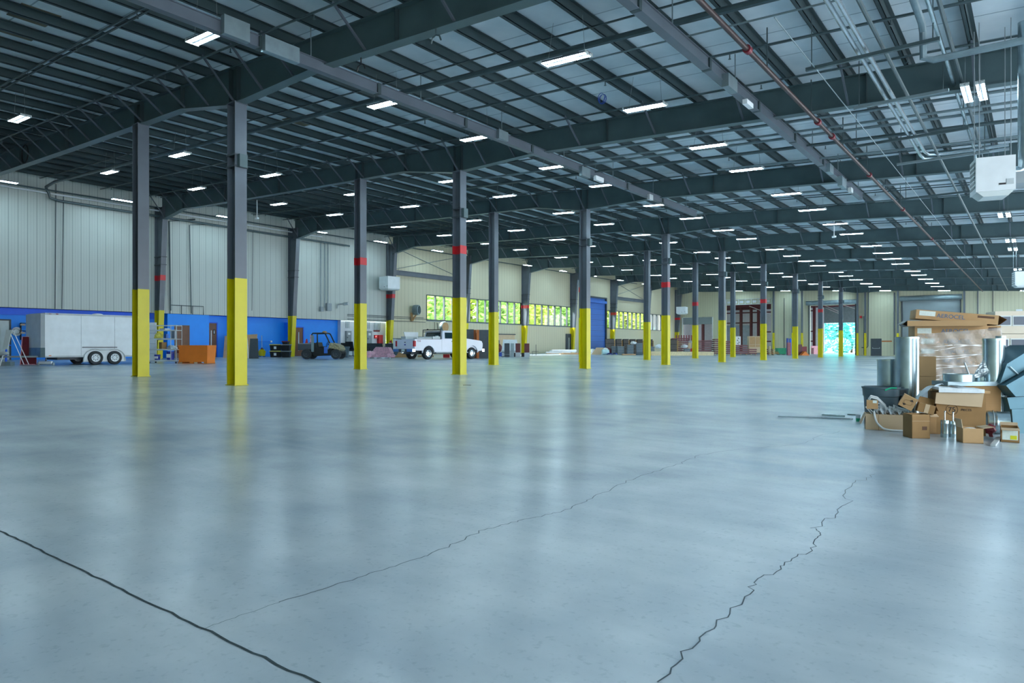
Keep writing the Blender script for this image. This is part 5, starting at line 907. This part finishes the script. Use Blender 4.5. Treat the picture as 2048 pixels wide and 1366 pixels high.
# stretch film round the load
p, w, hz, s = spot(1833, 2001, 800, ZS-.03); w /= RF
sw = MB().grid(lambda u, v: ((u-.5)*w*1.0, -.02-.018*abs(math.sin(v*23+u*3))-.012*math.sin(u*31+v*17), hz(798)+(hz(656)-hz(798)-(1-u)*.1)*v), 40, 26).add([(w/2, -.02, hz(798)), (w/2, .6, hz(798)), (w/2, .6, hz(656)), (w/2, -.02, hz(656))], [(0,1,2,3)]).build('stretch_film', 'film', None, True)
sw.location = p; sw.rotation_euler = (0, 0, A+RS); tag(sw, 'clear shiny stretch film wound round the stack of long printed cartons', 'stretch film')
for i in range(11):
    y0_ = hz(792)+i*.078; MB().grid(lambda u, v: ((u-.5)*w*.98, -.05-.01*math.sin(u*40), y0_+u*(.14 if i % 2 else .03)+.014*v*math.sin(u*3.1)+.012*math.sin(u*9+i)), 30, 2).build('film_fold_glint', 'film_glint', sw, True)  # thin white streaks paint the film's glints along its folds
pallet(gnd(1915, ZS-.05), A+RS, 'wooden pallet under the wrapped stack of long cartons', 1.25, .6, 'ply')
# plain cartons standing in front of the wrapped load
carton('cardboard_box', 1835, 1872, 713, 752.5, .3, 'plain brown carton, upper of two stacked between the tall duct and the film', 'card', 10.2, rot=-.4)
carton('cardboard_box', 1835, 1872, 753, 781, .3, 'plain brown carton, lower of two stacked between the tall duct and the film', 'card', 10.2, rot=-.4)
e, w, h, s = carton('foam_block', 1835, 1873, 782, 836, .3, 'pale blue white block under the two plain brown cartons', 'plastic_white', 10.2, cat='block', rot=-.4); 
# round ducts
def duct(x, Z, yt, yb, r, label, m='galv', flare=1, tilt=0):
    p = gnd(x, Z); s = Z/F; zt = (HY-yt)*s+CZ-p[2]; zb = (HY-yb)*s+CZ-p[2] if yb else 0
    e = E('round_duct', label, 'duct', (p[0], p[1], p[2]+zb), (0, tilt, A) if tilt else A); h = zt-zb
    pr = [(r*flare, 0), (r*.985, .05), (r, h*.5), (r, h-.02), (r*1.02, h), (r*.98, h), (r*.98, h*.5), (r*flare*.97, 0)]
    MB().lathe(pr, 36).build('duct_shell', m, e, True); B(-.012, .012, -r-.006, -r+.006, .02, h-.02).build('seam', 'galv_dull', e); MB().lathe([(r*1.03, h-.03), (r*1.035, h-.02), (r*1.03, h)], 36).build('rim', 'galv', e, True); return e
duct(1814, 9.75, 674, None, .15, 'tall shiny round duct standing left of the wrapped cartons'); duct(1776, 10.1, 718.5, None, .145, 'shorter shiny round duct standing behind the grey trash can')
duct(1987, 9.2, 677, 764, .125, 'shiny round duct standing on the metal edge at the right of the film', 'galv'); duct(2001, 9.5, 672, 764, .06, 'narrow shiny duct just behind the right round duct', 'galv')
duct(1993, 9.2, 768, None, .115, 'shiny tapered duct standing on the floor right of the big open carton', 'galv', 1.35)
# grey trash can
p, w_, hz, s = spot(1730, 1794, 849); e = E('trash_can', 'large grey round trash can with side handle before the shiny ducts', 'trash can', p, A); r = w_/2; h = hz(773)
MB().lathe([(0, .01), (r*.87, .01), (r*.97, h*.74), (r*1.02, h*.76), (r*1.04, h*.95), (r*1.09, h*.96), (r*1.09, h), (r*1.0, h), (r*.85, .04), (0, .04)], 40).build('can_body', 'can_grey', e, True)
MB().prism([(r*.55, h*.78), (r*1.25, h*.8), (r*1.3, h*.96), (r*.6, h*.97)], 1, -r*.75, -r*.35).build('can_handle', 'can_grey', e); B(r*.75, r*1.15, -r*.77, -r*.74, h*.81, h*.93).build('handle_recess', 'charcoal', e)
MB().tube([(-r*.35, -r*1.1, h*.93), (-r*.0, -r*1.13, h*.99), (r*.35, -r*1.1, h*.985)], .011, 6).build('teal_strap', 'teal', e, True)
# long low carton with tubing
e, w, h, s = carton('cardboard_box', 1731, 1812, 829, 861, .3, 'long low open carton full of white tubing, its left flap hanging down', 'card_light', flaps='l', cols={'l': 155}, rot=-.42)
B(-w*.18, -w*.17, -.003, 0, 0, h).build('edge_seam', 'card_dark', e)
base = e.location.copy()
def near(dx, dy, z): v = Matrix.Rotation(A-.42, 4, 'Z') @ Vector((dx, dy, z)); return Vector((base[0]+v.x, base[1]+v.y, base[2]+v.z))
for k in range(7):
    a = random.random()*6; x0 = -w*.3+k*w*.09; L = [(x0+.0, .1, h-.03), (x0-.05+.06*math.cos(a), .12, h+.07+.05*random.random()), (x0+.08, .2, h+.1+.04*math.sin(a)), (x0+.2, .15, h+.04), (x0+.26, .2, h-.05)]
    o = tag(MB().tube([Vector(L[0]).lerp(Vector(L[1]), 0)]+L[1:], .012, 7).build('white_tube', 'white', None, True), 'loose white plastic tube heaped in the long low carton', 'tube', 'white tubes in the long low carton'); o.location = base; o.rotation_euler = (0, 0, A-.42)
hp = [(-w*.25, .1, h*.9), (-w*.3, .02, h+.05), (-w*.28, -.03, h*.9), (-w*.24, -.05, h*.5), (-w*.08, -.06, h*.12), (w*.12, -.07, .014), (w*.45, -.06, .012)]
sm_ = []; 
for a_, b_ in zip(hp, hp[1:]):
    for t in range(4): sm_.append(Vector(a_).lerp(Vector(b_), t/4))
for _ in range(3): sm_ = [sm_[0]]+[(sm_[i-1]+sm_[i]*2+sm_[i+1])/4 for i in range(1, len(sm_)-1)]+[sm_[-1]]
o = MB().tube(sm_+[Vector(hp[-1])], .013, 8).build('white_hose', 'white', None, True); o.location = base; o.rotation_euler = (0, 0, A-.42); tag(o, 'white hose curling out over the front of the long low carton to the floor', 'hose')
ar_ = [(-w*.42+.0, .06, h+.17), (-w*.36, .05, h+.22), (-w*.2, .05, h+.2), (0, .08, h+.1), (w*.06, .1, h+.02)]
for k in range(2):
    o = MB().tube([(x, y+.03*k, z+.02*k) for x, y, z in ar_], .011, 7).build('white_hose', 'white', None, True); o.location = base; o.rotation_euler = (0, 0, A-.42); tag(o, 'white hose arching from the small carton across the long low one, %s of two' % ('lower', 'upper')[k], 'hose')
o = MB().grid(lambda u, v: (-w*.22+u*w*.62, .04+v*.26, h+.01+.045*math.sin(u*19+v*7)*math.cos(v*13)+.03), 22, 10).build('bubble_sheet', 'plastic_white', None, True); o.location = base; o.rotation_euler = (0, 0, A-.42); tag(o, 'crumpled clear plastic packing spilling over the long low carton', 'packing plastic')
e, w2_, h2_, s = carton('cardboard_box', 1733, 1756, 801, 818, .12, 'small brown carton perched on the left end of the long low carton', 'card', 8.95, flaps='', rot=-.5); B(w2_*.05, w2_*.4, -.003, .0, h2_*.7, h2_*1.02).build('paper_label', 'label', e)
# carton tilted, with the two arrows
p = far(1816, 8.85, 805); s = 8.85/F; e = E('cardboard_box', 'tilted square carton with two black arrow marks leaning over the long low one', 'box', p, A)
e.rotation_euler = (Matrix.Rotation(A-.5, 4, 'Z') @ Matrix.Rotation(math.radians(28), 4, 'Y')).to_euler(); a_ = 13*s; b_ = 12.5*s
B(-a_, a_, 0, .2, -b_, b_).build('body', 'card', e)
MB().add([(.03-.025, -.002, .03), (.03+.025, -.002, .03), (.03, -.002, .055)], [(0, 1, 2)]).add([(-.03-.025, -.002, -.03), (-.03+.025, -.002, -.03), (-.03, -.002, -.055)], [(0, 2, 1)]).build('arrow_marks', 'ink', e)
MB().tube([(.05*math.cos(t*.35), -.003, .03*math.sin(t*.35)) for t in range(18)], .0012, 4, True).build('oval_mark', 'ink_brown', e)
# carton with tape, tilted
p = far(1853, 8.75, 817); e = E('cardboard_box', 'small open carton with brown tape leaning behind the front square carton', 'box', p, A); e.rotation_euler = (Matrix.Rotation(A-.4, 4, 'Z') @ Matrix.Rotation(math.radians(14), 4, 'Y')).to_euler()
B(-.095, .095, 0, .16, -.06, .055).build('body', 'card_dark', e); B(-.02, .03, -.003, .0, -.06, .055).build('packing_tape', 'card_light', e); MB().add([(-.095, .16, .055), (.095, .16, .055), (.1, .19, .13), (-.08, .19, .13)], [(0,1,2,3)]).add([(.095, 0, .055), (.095, .16, .055), (.14, .14, .0), (.14, 0, .0)], [(0,1,2,3)]).build('flap', 'card_dark', e)
# front square carton seen on its corner
p, w_, hz, s = spot(1825, 1859, 877); e = E('cardboard_box', 'open square carton in the very front, turned corner on', 'box', (p[0], p[1], p[2]), A-.02); h = hz(829); t = .006
a_, b_ = .145, .2
B(-a_*.75, a_*.75, 0, t, 0, h).b2(-a_*.75, a_*.75, b_-t, b_, 0, h).b2(-a_*.75, -a_*.75+t, 0, b_, 0, h).b2(a_*.75-t, a_*.75, 0, b_, 0, h).b2(-a_*.75, a_*.75, 0, b_, 0, t).build('body', 'card_dark', e)
B(-a_*.75, a_*.75, -.002, 0, h*.72, h*.73).build('fold_line', 'card_light', e); B(a_*.1, a_*.5, -.002, 0, h*.35, h*.5).build('print_block', 'ink_brown', e)
# narrow carton behind
carton('cardboard_box', 1856, 1873, 829, 868, .2, 'narrow tall carton squeezed between the corner one and the big open one', 'card_dark', flaps='f', cols={'f': 120})
# the big open carton
e, W7, H7, s = carton('cardboard_box', 1872, 1971, 786, 870.5, .45, 'big open carton printed 75 with its front flap folded down', 'card_dark', rot=-.34, flaps='')
top = e; 
MB().add([(-W7/2-.0, -.006, H7), (W7/2-.02, -.006, H7), (W7/2-.05, -.03, H7*.68), (-W7*.0, -.03, H7*.70), (-W7/2-.02, -.03, H7*.74)], [(0, 4, 3, 2, 1)]).build('flap', 'card_light', e).modifiers.new('t', 'SOLIDIFY').thickness = .008
text('print', '75', .085, 'ink', e, (-W7*.18, -.003, H7*.6), (pi/2, 0, 0), .001); text('print', 'PIECES', .04, 'ink', e, (W7*.11, -.003, H7*.6), (pi/2, 0, 0), .001)
MB().tube([(-W7*.18+.065*math.cos(a), -.003, H7*.6+.065*math.sin(a)) for a in [2*pi*i/24 for i in range(24)]], .002, 4, True).build('ring_mark', 'ink', e)
B(W7*.44, W7*.5+.05, .0, .45, H7, H7+.03).build('rear_flap', 'card', e)
q7 = e.location.copy()
def on7(mb, name, m, label, cat, smooth=False, dz=0):
    o = mb.build(name, m, None, smooth); o.location = q7+Vector((0, 0, dz)); o.rotation_euler = (0, 0, A-.34); return tag(o, label, cat)
on7(MB().prism([(-W7*.46, .0), (W7*.46, -.02), (W7*.46, .015), (-W7*.46, .035)], 1, -.03, .42).b2(-W7*.46, W7*.46, -.035, -.03, -.03, .02), 'foam_tray', 'plastic_white', 'white rectangular tray lid resting on top of the big open carton', 'tray lid', False, H7+.035)
on7(MB().b2(-.04, .05, -.02, .4, 0, .006), 'grey_tape', 'grey', 'grey tape band across the white tray lid', 'tape', False, H7+.075)
on7(MB().grid(lambda u, v: (-W7*.3-u*.42, .1+.3*v+.02*math.sin(v*9), H7+.1-.02*v-u*u*.42+.015*math.sin(u*9+v*5)), 16, 10), 'plastic_sheet', 'plastic_white', 'white plastic sheet draping from the big carton down to the left', 'plastic sheet', True)
# duct rings, edge and foil on top at the back
def ring(x, Z, y, r, h, label):
    p = far(x, Z, y); e = E('duct_collar', label, 'duct collar', p, A); MB().lathe([(r, 0), (r, h), (r*.97, h), (r*.97, 0)], 32).build('collar_shell', 'galv', e, True); MB().lathe([(r*1.02, h*.9), (r*1.03, h*.95), (r*1.02, h)], 32).build('collar_bead', 'galv_dull', e, True)
p = far(1940, 9.15, 771); o = tag(B(-.36, .36, -.1, .25, -.0, .055).build('metal_rail', 'galv_dull'), 'flat grey metal rail lying under the two round duct collars', 'rail'); o.location = p; o.rotation_euler = (0, 0, A)
B(-.36, .36, -.08, .24, -.55, 0).build('support_box', 'card_dark', o)
ring(1917, 9.15, 762.5, .18, .1, 'wide round duct collar on the rail, left one'); ring(1962, 9.35, 762.5, .15, .09, 'round duct collar on the rail, right one')
p = far(1962, 9.2, 742); o = MB().add([(-.15, 0, -.09), (.16, .05, -.09), (.14, .05, .04), (.06, .02, .19), (-.12, -.02, -.05), (.02, -.06, .02), (.1, -.07, .0)], [(0, 6, 5), (0, 5, 4), (4, 5, 3), (5, 6, 3), (6, 2, 3), (6, 1, 2), (0, 1, 6), (0, 4, 3, 2, 1)]).build('foil_bag', 'foil'); md = o.modifiers.new('s', 'SUBSURF'); md.subdivision_type = 'SIMPLE'; md.levels = md.render_levels = 3
tx_ = bpy.data.textures.new('foil_noise', 'CLOUDS'); tx_.noise_scale = .06; dm = o.modifiers.new('d', 'DISPLACE'); dm.texture = tx_; dm.strength = .05; o.location = p; o.rotation_euler = (0, 0, A); tag(o, 'crumpled shiny foil insulation piece on the round duct collars', 'foil')
o = tag(MB().bar((0, 0, 0), (-.06, 0, .16), .025, .01).build('metal_strip', 'white'), 'small pale strip sticking up from the left duct collar', 'strip'); o.location = far(1938, 9.1, 749); o.rotation_euler = (0, 0, A)
# two metal cylinders with rods
for x, yt, l in ((1889.5, 831, 'left'), (1906, 833, 'right')):
    p, w_, hz, s = spot(x-7.3, x+7.3, 874.5); e = E('metal_cylinder', 'brushed metal cylinder with a rod on top before the 75 carton, %s one' % l, 'cylinder', p, A); r = w_/2; h = hz(yt+9)
    MB().lathe([(0, 0), (r, 0), (r, h*.2), (r*1.02, h*.22), (r, h*.24), (r, h*.78), (r*1.03, h*.8), (r, h*.83), (r, h), (r*.2, h), (0, h)], 24).build('body', 'galv', e, True); MB().cyl((0, 0, h), (0, 0, h+.1), .009, 10).blob((0, 0, h+.105), (.013, .013, .01), 8, 6).build('rod', 'chrome', e, True)
# small open carton in front
e, w, h, s = carton('cardboard_box', 1926, 1967, 857, 887, .22, 'small open carton in front with its right flap sticking out', 'card', flaps='lr', rot=-.27, cols={'l': 8, 'r': 80})
o = tag(MB().blob((0, .1, h*.9), (.07, .05, .02)).build('crumpled_paper', 'plastic_white'), 'white crumpled paper inside the small front carton', 'paper'); o.location = e.location; o.rotation_euler = e.rotation_euler
# round fitting with red piece
p, w_, hz, s = spot(1980, 2012, 868); e = E('duct_fitting', 'shiny round duct fitting lying on its side behind the labelled carton', 'duct fitting', (p[0], p[1], p[2]+.15), A-.5)
R = Matrix.Rotation(pi/2, 4, 'Y'); MB().lathe([(.145, -.12), (.15, -.1), (.145, -.03), (.15, -.02), (.145, .0), (.145, .12), (.13, .12), (.13, -.12), (.145, -.12)], 32, mt=R).build('fitting_shell', 'galv', e, True)
MB().lathe([(.152, -.06), (.156, -.055), (.152, -.05)], 32, mt=R).build('bead', 'galv_dull', e, True)
p = far(1979, 8.6, 858); o = MB().blob((0, 0, 0), (.07, .05, .06), 10, 7, .2).bar((.0, 0, -.02), (.02, 0, -.1), .04).build('red_clamp', 'red_dark'); o.location = p; tag(o, 'dark red clamp leaning against the shiny duct fitting', 'clamp')
# labelled carton
e, w, h, s = carton('cardboard_box', 2002, 2039, 857, 885, .42, 'open carton with a white and yellow label at the right edge', 'card_dark', flaps='fb', rot=-.6, cols={'f': 100, 'b': 70}); B(-w*.44, w*.42, -.003, 0, h*.18, h*.85).build('paper_label', 'label', e); B(w*.0, w*.36, -.005, -.003, h*.22, h*.5).build('yellow_label', 'label_yellow', e)
# metal bar lying
a_ = fp(1986, 893); b_ = fp(1999, 877); tag(MB().bar((a_[0], a_[1], fz(a_[0])+.012), (b_[0], b_[1], fz(b_[0])+.012), .05, .022).build('metal_bar', 'grey_lt'), 'flat grey bar lying on the floor before the shiny duct fitting', 'bar')
# big blue grey duct transitions at the right edge
p = gnd(2040, 9.0); e = E('duct_transition', 'large blue grey sheet metal duct transition heaped at the right edge', 'duct', p, A)
Zs = 9.0/F
def pz(y): return (HY-y)*Zs+CZ-p[2]
def px_(x): return (x-2040)*Zs
MB().prism([(px_(2000), pz(767)), (px_(2014), pz(728)), (px_(2075), pz(690)), (px_(2095), pz(712)), (px_(2040), pz(745))], 1, .0, .5).build('upper_sheet', 'duct_blue', e)
MB().prism([(px_(1999), pz(770)), (px_(2060), pz(735)), (px_(2100), pz(750)), (px_(2060), pz(790)), (px_(2018), pz(792))], 1, -.12, .4).build('middle_sheet', 'duct_blue', e)
MB().prism([(px_(2012), pz(795)), (px_(2100), pz(790)), (px_(2100), pz(815)), (px_(2018), pz(818))], 1, -.02, .4).build('lower_sheet', 'duct_blue', e)
MB().prism([(px_(2018), pz(818)), (px_(2100), pz(815)), (px_(2100), 0), (px_(2022), 0)], 1, -.05, .4).build('base_sheet', 'duct_blue', e); MB().bar((px_(2018), -.02, pz(733)), (px_(2034), -.02, pz(748)), .012).build('seam', 'galv_dull', e)
# beige office cabinet units with windows
p = gnd(2052, 13.2); ss = 13.2/F; hzz = lambda y: (HY-y)*ss+CZ-p[2]
for i, (ya, yb, l) in enumerate(((668, 790, 'lower'), (622, 667, 'upper'))):
    e = E('office_panel', 'beige panel unit with dark framed windows behind the heap, %s one' % l, 'panel unit', (p[0], p[1], p[2]+(0 if i == 0 else hzz(667))), A-.3); hh = hzz(ya)-(0 if i == 0 else hzz(667)); x0 = (1999-2052)*ss
    B(x0, .9, 0, .5, 0, hh).build('panel_body', 'beige', e); o_ = hh-(hzz(ya)-hzz(ya+9)); 
    for k in range(4):
        xa = x0+.02+k*.265 if i == 1 else x0-.02+k*.27; f = B(xa, xa+.25, -.015, 0, o_-.2, o_).build('window_frame', 'offwhite', e); B(xa+.02, xa+.23, -.02, -.015, o_-.18, o_-.02).build('glass', 'pane_dark', f)
# bits on the floor left of the heap
for i, (x0, y0_, x1, y1_, r, m, l) in enumerate(((1556, 834, 1700, 839.5, .007, 'galv_dull', 'long thin metal rod lying on the floor left of the heap'), (1644, 831, 1690, 834, .02, 'galv', 'flat galvanised bracket lying by the thin rod'), (1695, 830, 1712, 831, .012, 'galv_dull', 'small perforated strip lying by the teal cup'), (1645, 836.5, 1706, 839.5, .008, 'white', 'thin white rod lying beside the galvanised bracket'))):
    a_ = fp(x0, y0_); b_ = fp(x1, y1_); o = MB()
    if i in (1, 2): o.bar((a_[0], a_[1], fz(a_[0])+.012), (b_[0], b_[1], fz(b_[0])+.012), .05, .018)
    else: o.tube([(a_[0], a_[1], fz(a_[0])+.012), (b_[0], b_[1], fz(b_[0])+.012)], r, 6)
    tag(o.build(('metal_rod', 'metal_bracket', 'metal_strip', 'white_rod')[i], m), l, ('rod', 'bracket', 'strip', 'rod')[i])
p, w_, hz, s = spot(1712.5, 1720, 843); e = E('plastic_cup', 'clear plastic cup with a teal bottom on the floor by the long low carton', 'cup', p, A); MB().lathe([(0, 0), (w_/2, 0), (w_/2*1.1, .05)], 14).build('teal_base', 'teal', e, True); MB().lathe([(w_/2*1.08, .05), (w_/2*1.15, .1)], 14).build('clear_rim', 'plastic_white', e, True)
# ================================================================ light, camera, scale
w = bpy.data.worlds.new('World'); bpy.context.scene.world = w; w.use_nodes = True; bg = w.node_tree.nodes['Background']
bg.inputs[0].default_value = (.86, .93, 1., 1); bg.inputs[1].default_value = 1.4
sc = bpy.context.scene
su = bpy.data.lights.new('sun', 'SUN'); su.energy = 5; su.angle = .2; so_ = bpy.data.objects.new('sun', su); C.objects.link(so_); so_.rotation_euler = (math.radians(48), 0, math.radians(-60))
# bake the working unit into metres
done = set()
for o in list(sc.objects):
    if o.type == 'MESH' and o.data.name not in done:
        done.add(o.data.name); o.data.transform(Matrix.Scale(UNIT, 4))
    o.location = o.location*UNIT
cam = bpy.data.cameras.new('camera'); co = bpy.data.objects.new('camera', cam); C.objects.link(co); sc.camera = co
cam.sensor_width = 36; cam.lens = F/2048*36; cam.shift_y = (HY-683)/2048; cam.clip_end = 500; cam.clip_start = .05
co.location = (CX*UNIT, CY*UNIT, CZ*UNIT); co.rotation_euler = (pi/2, 0, A)
vs = sc.view_settings; vs.view_transform = 'Standard'; vs.look = 'None'; vs.gamma = 1; vs.use_curve_mapping = False; vs.exposure = 2.15
try: sc.cycles.use_light_tree = True; sc.cycles.max_bounces = 6; sc.cycles.use_denoising = True; sc.cycles.sample_clamp_indirect = 6
except Exception: pass
